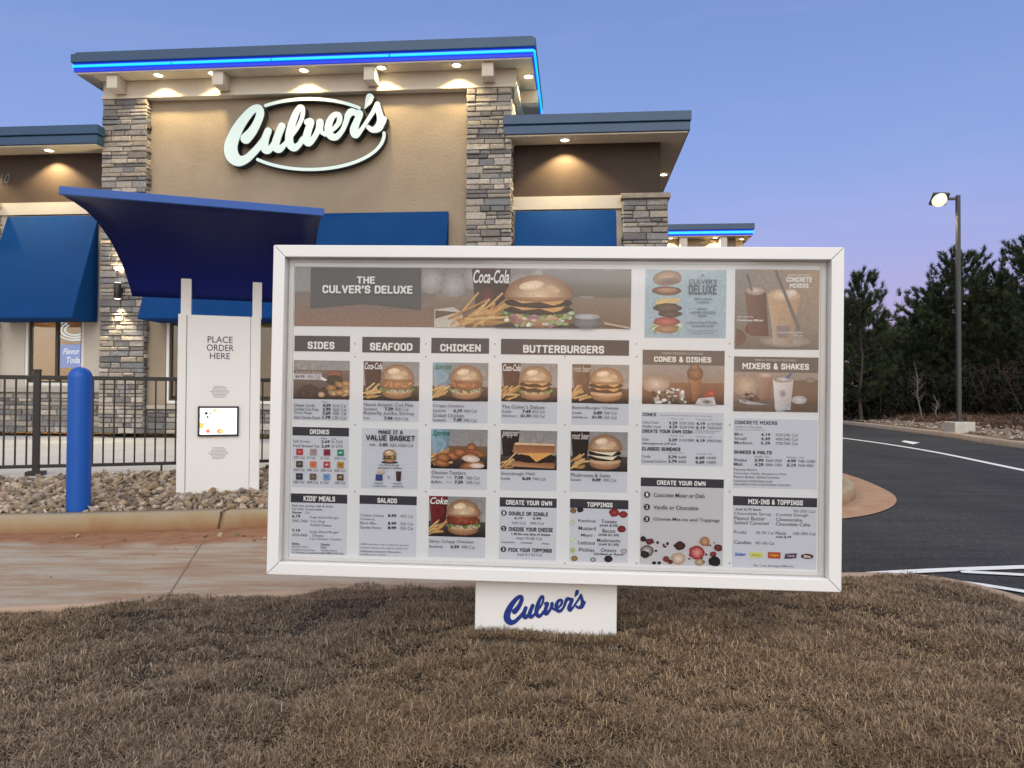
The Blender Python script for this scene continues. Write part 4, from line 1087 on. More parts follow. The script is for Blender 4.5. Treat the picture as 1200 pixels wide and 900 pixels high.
# --- food drawn flat on the sheets
BUN_L, BUN_M, BUN_D = lin(234, 202, 158), lin(198, 148, 98), lin(142, 92, 54)
def burger(c, x, y, w, h, kind, rs, fade=0.0):
    """a burger whose box is x..x+w, y..y+h"""
    m = lambda col: tuple(v + (.42 - v) * fade for v in col)
    cx = x + w / 2
    c.ell(cx, y + h * .98, w * .60, h * .10, m(lin(22, 20, 22)), m(lin(52, 48, 48)))
    c.ell(cx, y + h * .84, w * .42, h * .16, m(BUN_M), m(BUN_D))
    c.ell(cx, y + h * .76, w * .44, h * .10, m(lin(222, 190, 140)), m(BUN_M))
    if kind in ('deluxe', 'chicken', 'fish', 'spicy'):
        for i in range(13):
            t = i / 12; c.ell(x + w * (.06 + .88 * t), y + h * (.72 + .05 * math.sin(i * 2.1)), w * .06, h * .055, m(rs.choice([lin(110, 148, 60), lin(160, 186, 110), lin(220, 222, 196), lin(170, 90, 120)])), m(lin(70, 104, 40)), rs=rs, jit=.3, n=9)
    if kind in ('chicken', 'spicy', 'fish'):
        cc = {'chicken': lin(184, 112, 58), 'spicy': lin(160, 72, 36), 'fish': lin(200, 130, 70)}[kind]
        c.ell(cx, y + h * .56, w * .47, h * .17, m(cc), m(tuple(v * .45 for v in cc)), rs=rs, jit=.09, n=26)
        for i in range(14): c.ell(x + w * rs.uniform(.1, .9), y + h * rs.uniform(.48, .64), w * .035, h * .03, m(tuple(min(v * 1.5, .8) for v in cc)), m(cc), n=7)
    else:
        for k_, yy in enumerate((.66, .53) if kind != 'single' else (.6,)):
            c.ell(cx, y + h * yy, w * .46, h * .10, m(lin(82, 48, 32)), m(lin(40, 22, 16)), rs=rs, jit=.05, n=24)
            if kind in ('deluxe', 'cheese', 'single'):
                c.poly([(x + w * .12, y + h * (yy - .07)), (x + w * .88, y + h * (yy - .08)), (x + w * .80, y + h * (yy + .01)), (x + w * .70, y + h * (yy + .05)), (x + w * .52, y + h * (yy - .02)), (x + w * .28, y + h * (yy + .01))], m(lin(216, 158, 76)))
            if kind == 'swiss':
                c.poly([(x + w * .08, y + h * (yy - .06)), (x + w * .86, y + h * (yy - .08)), (x + w * .70, y + h * (yy + .07)), (x + w * .3, y + h * (yy + .01))], m(lin(226, 214, 176)))
    # crown
    c.ell(cx, y + h * .42, w * .47, h * .42, m(BUN_L), m(BUN_D), a0=180, a1=360, n=26)
    c.ell(cx, y + h * .42, w * .47, h * .085, m(BUN_M), m(BUN_D), a0=0, a1=180)
    c.ell(cx - w * .10, y + h * .20, w * .17, h * .085, m(lin(244, 222, 186)), m(lin(230, 194, 148)), rot=-.15)
    c.ell(cx + w * .2, y + h * .27, w * .1, h * .06, m(lin(214, 172, 122)), m(lin(214, 172, 124)), rot=.35)
def fries(c, x, y, w, h, rs, n=12, fade=0.0):
    m = lambda col: tuple(v + (.42 - v) * fade for v in col)
    for i in range(n):
        a = rs.uniform(-.9, -.05); l_ = w * rs.uniform(.45, .75); px = x + w * rs.uniform(.0, .6); py = y + h * rs.uniform(.45, 1.0); t = h * .10
        ca, sa = math.cos(a), math.sin(a); col = rs.choice([lin(226, 170, 82), lin(206, 140, 58), lin(236, 190, 110)])
        c.poly([(px, py), (px + l_ * ca, py + l_ * sa), (px + l_ * ca - t * sa, py + l_ * sa + t * ca), (px - t * sa, py + t * ca)], [m(col), m(col), m(tuple(v * .6 for v in col)), m(tuple(v * .6 for v in col))])
def cup(c, x, y, w, h, col, txt, tcol, fade=0.0, shear=.25):
    m = lambda q: tuple(v + (.42 - v) * fade for v in q)
    c.poly([(x, y), (x + w, y), (x + w * .88, y + h), (x + w * .12, y + h)], [m(tuple(v * 1.2 for v in col)), m(tuple(v * .7 for v in col)), m(tuple(v * .5 for v in col)), m(col)])
    if txt: c.text(txt, x + w * .05, y + h * .06, x + w * .97, y + h * .34, m(tcol), .03, shear)
def scene_bg(c, a, b, d, e, rs, fade=0.0, dark=lin(44, 42, 50)):
    m = lambda q: tuple(v + (.42 - v) * fade for v in q)
    h = e - b
    c.grad(a, b, d, b + h * .62, m(lin(140, 138, 136)), m(lin(158, 150, 142)))
    c.grad(a, b + h * .62, d, e, m(lin(86, 72, 64)), m(lin(30, 29, 38)))
    for i in range(4):
        x = a + (d - a) * rs.uniform(.1, .95); c.ell(x, b + h * rs.uniform(.1, .4), (d - a) * .09, h * .2, m(lin(160, 154, 148)), m(lin(138, 131, 126)))

rs = random.Random(21)
# hero banner
c = Card('wide banner picture of a burger, fries and a cola cup', 345.8, 312.2, 739, 385.4, lin(150, 138, 128)); W_, H_ = c.W, c.H
c.part('food_picture')
c.poly([(0, 0), (W_, 0), (W_, H_), (0, H_)], [lin(150, 146, 140), lin(120, 116, 110), lin(118, 92, 74), lin(150, 116, 92)])
c.grad(0, 30, 165, H_, lin(126, 112, 104), lin(150, 110, 86)); c.rect(0, 0, 18, 28, lin(142, 142, 138))
for i in range(9):
    x = 160 + i * 26; c.ell(x, 16 + 5 * math.sin(i * 2), 15, 15, lin(182, 176, 168), lin(144, 138, 131), n=14)
c.grad(165, 34, W_, H_, lin(140, 122, 104), lin(112, 86, 66)); c.grad(290, 2, W_, 32, lin(122, 120, 112), lin(112, 104, 92))
for i in range(7): c.rect(0, 48 + i * 3.4, W_, 48.5 + i * 3.4, lin(138, 104, 82))
c.poly([(18.5, 1), (148, 1), (148, 50), (83, 43), (18.5, 49)], lin(84, 84, 84))
cup(c, 207, .5, 46, 48, lin(74, 50, 46), None, WHITE); c.ell(225, 34, 9, 12, lin(120, 50, 44), lin(74, 50, 46))
c.poly([(164, 49), (186, 46), (196, 52), (200, 70), (164, 70)], lin(196, 184, 168)); c.poly([(165, 50), (192, 52), (165, 60)], lin(110, 84, 66))
fries(c, 178, 44, 76, 26, rs, 26); burger(c, 243, 7.5, 86, 62, 'deluxe', rs)
for i in range(26): c.ell(rs.uniform(246, 326), rs.uniform(56, 68), rs.uniform(2, 5), rs.uniform(1.5, 3), rs.choice([lin(150, 170, 110), lin(222, 224, 206), lin(168, 104, 128), lin(196, 200, 170)]), n=8, rs=rs, jit=.3)
c.ell(343, 63, 16, 7, lin(120, 124, 130), lin(92, 96, 104)); c.ell(343, 56, 15, 3.5, lin(190, 192, 194), lin(150, 152, 154))
c.poly([(362, 62), (394, 68), (394, 70), (364, 65)], lin(186, 160, 126))
c.part('lettering')
c.text('THE', 72.5, 11, 94, 19.5, WHITE, .05); c.text("CULVER'S DELUXE", 32.5, 21.5, 138, 31, WHITE, .05); c.text('Coca-Cola', 209, 2, 251, 18, WHITE, .02, .3)
c.flush()
# section headers
def header(label, t, x0, y0, x1, y1, a, b, cc, d):
    c = Card(label, x0, y0, x1, y1, HEAD, 'header_card'); c.part('lettering'); c.text(t, a, b, cc, d, WHITE, .034); c.flush()
header('dark header strip for sides', 'SIDES', 345.2, 393.2, 410, 412.3, 15.5, 6.8, 47, 15.5)
header('dark header strip for seafood', 'SEAFOOD', 424.6, 394.6, 492, 413.8, 9, 6.8, 59, 15.8)
header('dark header strip for chicken', 'CHICKEN', 505.6, 395.8, 573, 414.6, 10.5, 7, 58, 15.8)
header('wide dark header strip for burgers', 'BUTTERBURGERS', 587.2, 397, 737, 417, 26, 6.8, 121, 16)

def food_card(label, x0, y0, x1, y1, ph, kind, cupspec, lines):
    c = Card(label, x0, y0, x1, y1); rs = random.Random(int(x0 * 7 + y0)); c.part('food_picture'); W = c.W; c.clip = (0, ph)
    scene_bg(c, 0, 0, W, ph, rs)
    if cupspec: cup(c, 0.3, 0, 22, ph * .66, cupspec[0], None, cupspec[2]); c.ell(11, ph * .38, 7, ph * .14, tuple(v * .75 for v in cupspec[0]), cupspec[0])
    if kind == 'sides':
        c.grad(0, ph * .25, W, ph, lin(116, 96, 88), lin(52, 44, 46))
        c.ell(18, ph * .85, 13, 10, lin(92, 56, 60), lin(46, 32, 34), rs=rs, jit=.1); c.ell(48, ph * .38, 9.5, 6, lin(172, 102, 58), lin(110, 60, 36)); c.ell(48, ph * .5, 10, 6, lin(54, 48, 52), lin(30, 28, 32))
        for i in range(9): c.ell(8 + i * 5 + rs.uniform(-2, 2), ph * rs.uniform(.7, .96), 4.5, 3.6, rs.choice([lin(70, 48, 52), lin(86, 56, 60), lin(56, 44, 48)]), lin(36, 28, 32))
        for i in range(12): c.ell(rs.uniform(44, 64), ph * rs.uniform(.58, .95), 6, 3.2, rs.choice([lin(214, 164, 92), lin(196, 142, 72), lin(226, 190, 126)]), lin(140, 92, 48), rot=rs.uniform(-.4, .4))
        c.ell(33, ph * .88, 4, 3.4, lin(226, 186, 140), lin(170, 120, 84)); c.rect(0, ph * .35, 33, ph * .50, lin(188, 184, 186)); c.poly([(33, ph * .42), (40, ph * .5), (37, ph * .53), (32, ph * .5)], lin(220, 220, 220))
    elif kind == 'melt':
        fries(c, -4, ph * .55, 22, ph * .42, rs, 12); c.poly([(14, ph * .92), (W - 3, ph * .96), (W - 2, ph * .82), (13, ph * .78)], [lin(196, 140, 84), lin(176, 116, 66), lin(140, 84, 44), lin(160, 102, 58)])
        c.ell(40, ph * .70, 25, 6, lin(62, 38, 28), lin(34, 20, 16), rs=rs, jit=.08, n=24); c.poly([(16, ph * .58), (W - 4, ph * .56), (52, ph * .68), (42, ph * .80), (34, ph * .64)], lin(232, 160, 56))
        c.poly([(14, ph * .56), (W - 3, ph * .56), (W - 2, ph * .36), (16, ph * .34)], [lin(186, 118, 66), lin(176, 108, 58), lin(140, 82, 42), lin(150, 92, 50)]); c.poly([(16, ph * .37), (W - 2, ph * .38), (W - 4, ph * .33), (18, ph * .31)], lin(222, 182, 132))
    elif kind == 'tenders':
        c.rect(20, ph * .42, W, ph * .62, lin(124, 92, 66)); fries(c, -4, ph * .40, 24, ph * .5, rs, 14)
        for (u, v, rx, ry) in ((26, .66, 9, 5), (34, .58, 9, 5), (47, .46, 6, 6), (52, .60, 13, 4.5), (45, .68, 11, 5), (14, .72, 9, 5), (48, .90, 15, 5), (12, .86, 10, 4)):
            c.ell(u, ph * v, rx, ry, lin(206, 128, 64), lin(122, 62, 26), rs=rs, jit=.12, n=16, rot=rs.uniform(-.2, .2))
        c.ell(47, ph * .74, 10.5, 4, lin(240, 224, 206), lin(206, 176, 146), rot=.08); c.ell(54, ph * .91, 9, 3, lin(236, 220, 204), lin(206, 170, 138))
    else:
        fries(c, -5, ph * .5, 24, ph * .45, rs, 13); burger(c, 19, 3.0, W - 24, ph - 5, kind, rs)
    if cupspec:
        col, t, tc = cupspec; c.part('drink_lettering'); c.text(t, 1.5, 1.5, 22, 9.5, tc, .02, .3)
    if kind == 'sides':
        c.part('lettering'); c.text('Pretzel Bites', 3, ph * .285, 33, ph * .335, lin(190, 176, 172), .0); c.text('$4.99', 2, ph * .385, 13, ph * .465, TXT_DARK, .03); c.text('490 Cal', 16, ph * .385, 31, ph * .465, TXT_MID, .0)
    c.part('lettering')
    for (t, a, b, d, e, bo, co) in lines: c.text(t, a, b, d, e, (TXT_DARK, TXT_MID, lin(186, 66, 80))[co], bo)
    c.flush()
COLA, SPRITE = lin(72, 40, 40), lin(132, 168, 184); ROOT = lin(52, 42, 42)
def two(a, n1, p1, c1, y, px=30, cx=43): return [(n1, a, y, a + len(n1) * 2.05, y + 4.0, .005, 0), (p1, px, y - .3, px + 9, y + 3.8, .04, 0), (c1, cx, y, cx + 17, y + 4.0, .0, 1)]
food_card('menu card of sides with cheese curds, fries and rings', 344.2, 421.8, 409, 493, 45.5, 'sides', None,
          [('Price', 34, 47.5, 39, 49.5, .0, 1)] + sum([[(n, .8, y, x, y + 3.4, .005, 0), (p, 34.5, y - .4, 44, y + 3.4, .04, 0), (q, 46.5, y, 62, y + 3.6, .0, 1)] for n, x, p, q, y in
          (('Cheese Curds', 25, '4.59', '510 Cal', 51), ('Crinkle Cut Fries', 30, '2.99', '360 Cal', 55.7), ('Onion Rings', 22, '3.69', '490 Cal', 60.2), ('Add Cheese Sauce', 32, '1.79', '120 Cal', 65.2))], []))
food_card('menu card of a cod sandwich beside a cola cup', 426, 423.2, 490.6, 494.4, 45.8, 'fish', (COLA, 'Coca-Cola', WHITE),
          [('North Atlantic Cod Filet', 1, 48.5, 59, 52.6, .0, 0), ('Sandwich', 1, 54.2, 17, 57.4, .005, 0), ('7.29', 25.5, 53.6, 35.5, 57.4, .04, 0), ('900 Cal', 37.5, 53.8, 53, 57.4, .0, 1), ('Butterfly Jumbo Shrimp', 1, 58.6, 60, 63.4, .0, 0), ('6 pc', 1, 65, 8, 68.6, .005, 0), ('7.99', 25, 64.6, 35, 68.4, .04, 0), ('350 Cal', 37, 64.8, 53, 68.4, .0, 1)])
food_card('menu card of a crispy chicken sandwich beside a lemon drink', 507.2, 424.4, 571.4, 496, 45.2, 'chicken', (SPRITE, 'Sprite', lin(20, 120, 90)),
          [('Crispy Chicken', 1, 49, 37, 53.4, .0, 0), ('Sandwich', 1, 55, 16, 58, .005, 0), ('6.19', 25, 54.4, 35, 58.2, .04, 0), ('460 Cal', 37, 54.6, 52, 58.2, .0, 1), ('Grilled Chicken', 1, 60, 37, 64.2, .0, 0), ('Sandwich', 1, 66, 16, 69, .005, 0), ('7.49', 25, 65.2, 35, 69, .04, 0), ('390 Cal', 37, 65.6, 52, 69.2, .0, 1)])
food_card('menu card of a double burger with cheese beside a cola cup', 588, 425.2, 652.6, 497, 45.2, 'deluxe', (COLA, 'Coca-Cola', WHITE),
          [("The Culver's Deluxe", 1, 49, 51, 53.2, .0, 0), ('Double', 1, 55.4, 12, 58, .005, 0), ('7.49', 25, 54.6, 35, 58.2, .04, 0), ('810 Cal', 37, 54.8, 51, 58.2, .0, 1), ('Add Bacon', 1, 60.6, 18, 63, .005, 0), ('$1.50', 23, 59.8, 35, 63.4, .04, 0), ('150 Cal', 37, 60, 51, 63.4, .0, 1)])
food_card('menu card of a cheese burger beside a brown root beer cup', 670.4, 426.6, 736.4, 498.4, 45.6, 'cheese', (lin(104, 80, 66), 'root beer', lin(190, 180, 170)),
          [('ButterBurger Cheese', 1, 49, 55, 53.4, .0, 0), ('Double', 1, 55.6, 12, 58.2, .005, 0), ('6.89', 26, 54.8, 36, 58.4, .04, 0), ('700 Cal', 38, 55, 53, 58.4, .0, 1), ('Add Bacon', 1, 60.8, 19, 63.2, .005, 0), ('$1.50', 24, 60, 36, 63.6, .04, 0), ('150 Cal', 38, 60.2, 53, 63.6, .0, 1)])
food_card('menu card of breaded chicken tenders beside a lemon drink', 505.4, 502.4, 570.6, 574.2, 46.4, 'tenders', (SPRITE, 'Sprite', lin(20, 110, 90)),
          [('Chicken Tenders', 1, 49, 41, 53, .0, 0), ('Original', 1, 55, 14.5, 58.2, .005, 0), ('4 pc', 19, 55.4, 25, 58.2, .0, 0), ('7.39', 28, 54.6, 38, 58.4, .04, 0), ('560 Cal', 42, 54.8, 57, 58.4, .0, 1), ('Buffalo', 1, 60.4, 13, 63.6, .005, 0), ('4 pc', 19, 60.8, 25, 63.6, .0, 0), ('7.39', 28, 60, 38, 63.8, .04, 0), ('540 Cal', 42, 60.2, 57, 63.8, .0, 1)])
food_card('menu card of a toasted sourdough melt', 586.8, 503.8, 652, 575.6, 46, 'melt', (ROOT, 'pepper', lin(200, 196, 192)),
          [('Sourdough Melt', 1, 49, 41, 53.4, .0, 0), ('Double', 1, 55.4, 12, 58, .005, 0), ('8.09', 26, 54.6, 36, 58.2, .04, 0), ('740 Cal', 38, 54.8, 53, 58.2, .0, 1)])
food_card('menu card of a mushroom and swiss burger', 668.8, 505.2, 734.8, 577.4, 46.4, 'swiss', (lin(50, 38, 34), 'root beer', lin(206, 196, 186)),
          [('Mushroom & Swiss', 1, 49, 47, 53.4, .0, 0), ('Double', 1, 55.4, 13, 58, .005, 0), ('8.09', 26, 54.6, 36, 58.2, .04, 0), ('700 Cal', 39, 54.8, 54, 58.2, .0, 1)])
food_card('menu card of a spicy chicken sandwich beside a red cola cup', 502.8, 581, 568.4, 654.2, 47.2, 'spicy', (lin(120, 30, 34), 'Coke', WHITE),
          [('Spicy Crispy Chicken', 1, 51, 53, 55.6, .0, 0), ('Sandwich', 1, 57.6, 17, 60.6, .005, 0), ('6.59', 26, 57, 36, 60.8, .04, 0), ('490 Cal', 39, 57.2, 54, 60.8, .0, 1)])
# drinks
c = Card('drinks menu card with twelve small drink logos', 342.8, 500, 408, 572); c.head('DRINKS', 20.5, 2.6, 43, 8.2, 10.2)
c.part('lettering')
for q in (('Price', 34, 12, 40, 14, TXT_DARK, .02), ('Cal', 46, 12, 51, 14, TXT_MID, .0), ('Soft Drinks', 1, 15.4, 20.5, 18.6, TXT_MID, .005), ('2.69', 34, 14.8, 44, 18.6, TXT_DARK, .035), ('0-320', 46, 15, 59, 18.4, TXT_MID, .0),
          ('Fresh Brewed Tea', 1, 20.6, 31.5, 23.8, TXT_MID, .005), ('2.69', 34, 20, 44, 23.8, TXT_DARK, .035), ('0-270', 46, 20.2, 59, 23.6, TXT_MID, .0)): c.text(*q)
cal = (('270 Cal', '0 Cal', '0 Cal', '250 Cal'), ('250 Cal', '300 Cal', '280 Cal', '300 Cal'), ('300 Cal', '300 Cal', '0 Cal', '260 Cal'))
for j in range(3):
    for i in range(4):
        t = cal[j][i]; c.text(t, 1.6 + i * 16, 34.4 + j * 14.4, 1.6 + i * 16 + len(t) * 1.85, 37.4 + j * 14.4, TXT_MID, .0)
c.part('drink_logos')
lc = [[(176, 52, 58), (150, 142, 142), (132, 40, 52), (18, 128, 92)], [(74, 60, 58), (206, 120, 80), (176, 60, 66), (176, 132, 48)], [(44, 44, 58), (104, 86, 70), (110, 150, 196), (86, 62, 44)]]
la = [[(220, 150, 150), (200, 90, 90), (96, 30, 38), (210, 236, 220)], [(150, 140, 120), (180, 60, 40), (226, 214, 214), (70, 60, 40)], [(120, 120, 130), (146, 126, 84), (60, 90, 150), (206, 196, 170)]]
for j in range(3):
    for i in range(4):
        a, b = 4.8 + i * 16, 25.6 + j * 14.4; c.rect(a, b, a + 7.8, b + 7.4, lin(*lc[j][i])); c.ell(a + 3.9, b + 3.6, 2.9, 1.6, lin(*la[j][i]), lin(*lc[j][i]), rot=-.2)
c.flush()
# value basket
c = Card('value basket menu card with burger, fries and drink', 424, 501.4, 489.2, 573.4)
c.part('food_picture')
for i in range(16): c.rect(0, 3 + i * 4.3, c.W, 3.25 + i * 4.3, lin(180, 183, 192))
burger(c, 24.5, 24.5, 17, 15.5, 'deluxe', random.Random(3)); c.poly([(17, 54), (25, 54), (25.2, 61.5), (16.8, 61.5)], lin(44, 66, 128)); fries(c, 17.5, 48.5, 10, 5.5, random.Random(5), 7); cup(c, 40.5, 50, 6.5, 11.5, lin(84, 52, 50), None, WHITE)
c.part('lettering')
for q in (('MAKE IT A', 19.5, 2, 48, 6.6, TXT_DARK, .028), ('VALUE BASKET', 5, 8, 62.5, 14.4, TXT_DARK, .035), ('Add', 9, 18, 15.5, 20.4, TXT_DARK, .02), ('3.80', 20.5, 17.2, 30.5, 21, TXT_DARK, .028), ('430-1020 Cal', 33, 17.4, 60, 21.2, TXT_MID, .0), ('Any ButterBurger', 21, 42, 45, 44.4, TXT_DARK, .015), ('sandwich or tenders', 19.5, 45, 47.5, 47.2, TXT_DARK, .015), ('+', 31, 55.6, 33.6, 58.2, TXT_DARK, .035), ('Regular', 16, 63.6, 26.4, 65.8, TXT_DARK, .01), ('Crinkle Fries', 13.5, 66.6, 29, 68.6, TXT_DARK, .005), ('Regular', 38, 63.6, 48.4, 65.8, TXT_DARK, .01), ('Soft Drink', 36.5, 66.6, 50, 68.6, TXT_DARK, .005)): c.text(*q)
c.flush()
# kids
c = Card("kids' meals menu card", 340.8, 578, 406, 650.6); c.head("KIDS' MEALS", 15, 2.6, 52, 8.6, 10.6)
c.part('lettering')
for q in (('Pick one entree, side & drink.', 2, 13, 50, 16, TXT_DARK, .012), ('For Kids 12 and under.', 2, 16.8, 38, 19.6, TXT_DARK, .012), ('Entrees', 2, 21, 13, 23.6, TXT_DARK, .03), ('Cal', 17, 21, 22, 23.6, TXT_MID, .0), ('6.79', 2, 25, 11.5, 28.6, TXT_DARK, .028), ('Single ButterBurger', 22, 26, 57, 29.4, TXT_MID, .0), ('390-760', 2, 30.6, 20, 33.8, TXT_MID, .0), ('Corn Dog', 23, 30.6, 40, 34.2, TXT_MID, .0), ('Grilled Cheese', 23, 35, 48, 38, TXT_MID, .0),
          ('7.19', 2, 41.6, 11.5, 45, TXT_DARK, .028), ('Single ButterBurger', 22.5, 43, 57, 46.4, TXT_MID, .0), ('420-860', 2, 47, 20, 50.2, TXT_MID, .0), ('Cheese', 26, 47.4, 38.5, 50.2, TXT_MID, .0), ('2 pc Chicken Tenders', 22.5, 51.4, 60.5, 54.6, TXT_MID, .0), ('Sides', 2, 57.6, 11, 60.2, TXT_DARK, .02), ('Drinks', 36, 57.8, 46.5, 60.4, TXT_DARK, .02), ('Applesauce', 2, 61, 21, 63.6, TXT_MID, .0), ('Milk', 36, 61.2, 43, 63.8, TXT_MID, .0), ('Crinkle Cut Fries', 2, 64.6, 29, 67, TXT_MID, .0), ('Apple Juice', 36, 64.8, 55, 67.4, TXT_MID, .0), ('+1 Scoop Custard Add 280-310 Cal', 2, 68, 62.5, 71, TXT_DARK, .012)): c.text(*q)
c.flush()
# salads
c = Card('salads menu card', 421.4, 580, 487.4, 653); c.head('SALADS', 21, 3, 44, 8.6, 10.4)
c.part('lettering')
for n, x, p, q, y in (('Chicken Cashew', 29, '8.99', '450 Cal', 22), ('Cranberry', 18, '', '', 26.8), ('Bacon Bleu', 20, '8.99', '420 Cal', 31), ('Garden Fresco', 26, '8.99', '350 Cal', 36.2)):
    c.text(n, 1.4, y, x, y + 3.2, TXT_MID, .005)
    if p: c.text(p, 33.5, y - .4, 43.5, y + 3.2, TXT_DARK, .05); c.text(q, 48, y - .2, 63, y + 3.2, TXT_MID, .0)
for i, (t, x) in enumerate((('2,000 calories a day is used for general', 58), ('nutrition advice, but calorie needs vary.', 58), ('Additional nutritional information', 49), ('available upon request.', 33))): c.text(t, 1.4, 56.4 + i * 4, x, 59 + i * 4, TXT_MID, .0)
c.flush()
def badge(c, n, x, y, r): c.ell(x, y, r, r, lin(28, 28, 34)); c.text(n, x - r * .35, y - r * .55, x + r * .35, y + r * .55, WHITE, .03)
c = Card('create your own burger menu card', 585.6, 582.6, 651.4, 657); c.head('CREATE YOUR OWN', 7.4, 3, 61.4, 8.6, 11)
c.part('lettering')
for n, y in (('1', 18.4), ('2', 36.6), ('3', 61)): badge(c, n, 5.2, y, 3.3)
for q in (('DOUBLE OR SINGLE', 11, 16.4, 57, 21, TXT_DARK, .028), ('6.19', 17.6, 22.4, 27, 25.4, TXT_DARK, .03), ('3.99', 39, 22.4, 49, 25.4, TXT_DARK, .03), ('560 Cal', 14.6, 28, 30.6, 31, TXT_MID, .0), ('390 Cal', 36, 28, 52, 31, TXT_MID, .0), ('CHOOSE YOUR CHEESE', 11, 34.6, 63, 39.4, TXT_DARK, .028), ('1.40 for one slice of cheese', 14.4, 41, 60, 44, TXT_DARK, .02), ('Add 70-80 Cal', 20, 46, 50, 49, TXT_MID, .0), ('American', 2.4, 51.4, 18, 53.4, TXT_DARK, .01), ('Cheddar', 25, 51.6, 40, 53.6, TXT_DARK, .01), ('Swiss', 50, 52, 59, 54, TXT_DARK, .01), ('PICK YOUR TOPPINGS', 11, 59, 62, 63.6, TXT_DARK, .028), ('Add 0-150 Cal', 21, 65, 50, 68, TXT_MID, .0)): c.text(*q)
c.flush()
c = Card('toppings menu card with tomatoes and pickles round its edge', 668, 584.4, 735.4, 659.6); c.head('TOPPINGS', 20, 3.4, 50, 9, 10.8)
c.part('food_picture'); rs = random.Random(31)
for (x, y, r, a, b) in ((4, 14, 4, (160, 120, 66), (120, 80, 40)), (12, 12.6, 4, (74, 46, 42), (40, 28, 28)), (52, 15, 6, (176, 48, 52), (116, 26, 32)), (63, 17, 5, (170, 44, 50), (120, 28, 34)), (61, 34, 5, (150, 40, 44), (96, 24, 28)), (4, 60, 5, (150, 166, 96), (196, 204, 168)), (6, 70, 4, (168, 130, 70), (124, 90, 46)), (3, 48, 5, (190, 204, 160), (206, 212, 196)), (46, 73, 5, (70, 50, 54), (44, 34, 40)), (28, 74, 3.4, (206, 206, 210), (80, 80, 90)), (64, 60, 4, (196, 188, 180), (150, 140, 136)), (3, 28, 3.5, (206, 210, 190), (176, 186, 150))):
    c.ell(min(max(x, r * .8), c.W - r * .9), min(y, c.H - r * .8), r, r * .8, lin(*a), lin(*b), n=14, rs=rs, jit=.08)
c.part('lettering')
for t, x, y, d in (('Ketchup', 10, 23.6, 30.6), ('Mustard', 10.4, 32, 30.6), ('Mayo', 13.6, 40.4, 27), ('Lettuce', 10.6, 48.8, 30), ('Pickles', 11.6, 57.2, 29.4)): c.text(t, x, y, d, y + 4.4, TXT_DARK, .005)
for t, t2, y in (('Tomato', '(Add $.50)', 23.4), ('Bacon', '(Add $1.50)', 34.4), ('Mushrooms', '(Add $1.50)', 45.6), ('Onions', '(Grilled or Raw)', 57)):
    h_ = len(t) * 1.5; c.text(t, 46 - h_, y, 46 + h_, y + 4.2, TXT_DARK, .005); k_ = len(t2) * 1.08; c.text(t2, 46 - k_, y + 5.4, 46 + k_, y + 8.8, TXT_DARK, .02)
c.flush()
# tall poster: exploded sandwich on pale blue
c = Card('pale blue poster of a sandwich taken apart in layers', 756.4, 315.6, 850.4, 396.4, lin(160, 186, 194)); rs = random.Random(41)
c.part('food_picture'); c.grad(0, 0, c.W, c.H, lin(162, 184, 190), lin(150, 176, 186))
cx = 25.5
c.ell(cx, 10, 17, 9, lin(196, 160, 118), lin(140, 104, 72), rot=-.1); c.ell(cx + 2, 14, 15, 4.5, lin(112, 88, 74), lin(150, 116, 86), rot=-.1)
c.ell(cx, 25, 17.5, 5.4, lin(172, 118, 84), lin(118, 78, 58), rs=rs, jit=.06); c.ell(cx, 24, 12, 2.6, lin(196, 144, 108), lin(172, 118, 84))
c.poly([(12, 38), (18, 34), (40, 33), (41, 38), (30, 40), (14, 43)], lin(220, 184, 112)); c.ell(cx + 1, 45, 17, 5.4, lin(120, 92, 80), lin(74, 56, 50), rs=rs, jit=.06); c.ell(cx + 4, 52, 14, 4, lin(112, 84, 72), lin(70, 52, 48), rs=rs, jit=.1)
for i in range(22): c.ell(rs.uniform(10, 41), rs.uniform(62, 73), 4, 2.6, rs.choice([lin(138, 164, 96), lin(176, 190, 130), lin(206, 206, 180), lin(110, 136, 70)]), n=9, rs=rs, jit=.3)
c.ell(cx, 61, 16, 5.5, lin(206, 104, 84), lin(150, 62, 54), rs=rs, jit=.06); c.ell(cx, 70, 14, 4.4, lin(190, 140, 96), lin(150, 104, 70))
c.part('lettering')
INKB = lin(84, 100, 112)
for q in (("CULVER'S", 51, 11, 84, 16.4, INKB, .02), ('DELUXE', 51, 17.4, 84, 28.8, INKB, .028), ('WISCONSIN', 57, 33, 79, 35.6, INKB, .01), ('CHEESE', 61, 37, 75, 39.4, INKB, .01), ('FRESH,', 61, 45, 74, 47.6, INKB, .02), ('NEVER FROZEN', 54, 48.6, 83, 51.4, INKB, .02), ('BEEF', 63, 52.6, 73, 55, INKB, .02), ('LIGHTLY BUTTERED,', 50, 60.6, 86, 63.4, INKB, .02), ('TOASTED BUN', 55, 64.6, 81, 67.2, INKB, .02), ('THAT MAKES EVERY BITE', 50, 70.4, 86, 72.2, INKB, .0), ('ONE OF A KIND', 55, 73.4, 81, 75.2, INKB, .0)): c.text(*q)
c.ell(67, 6.6, 3, 2, INKB, lin(160, 180, 188)); c.flush()
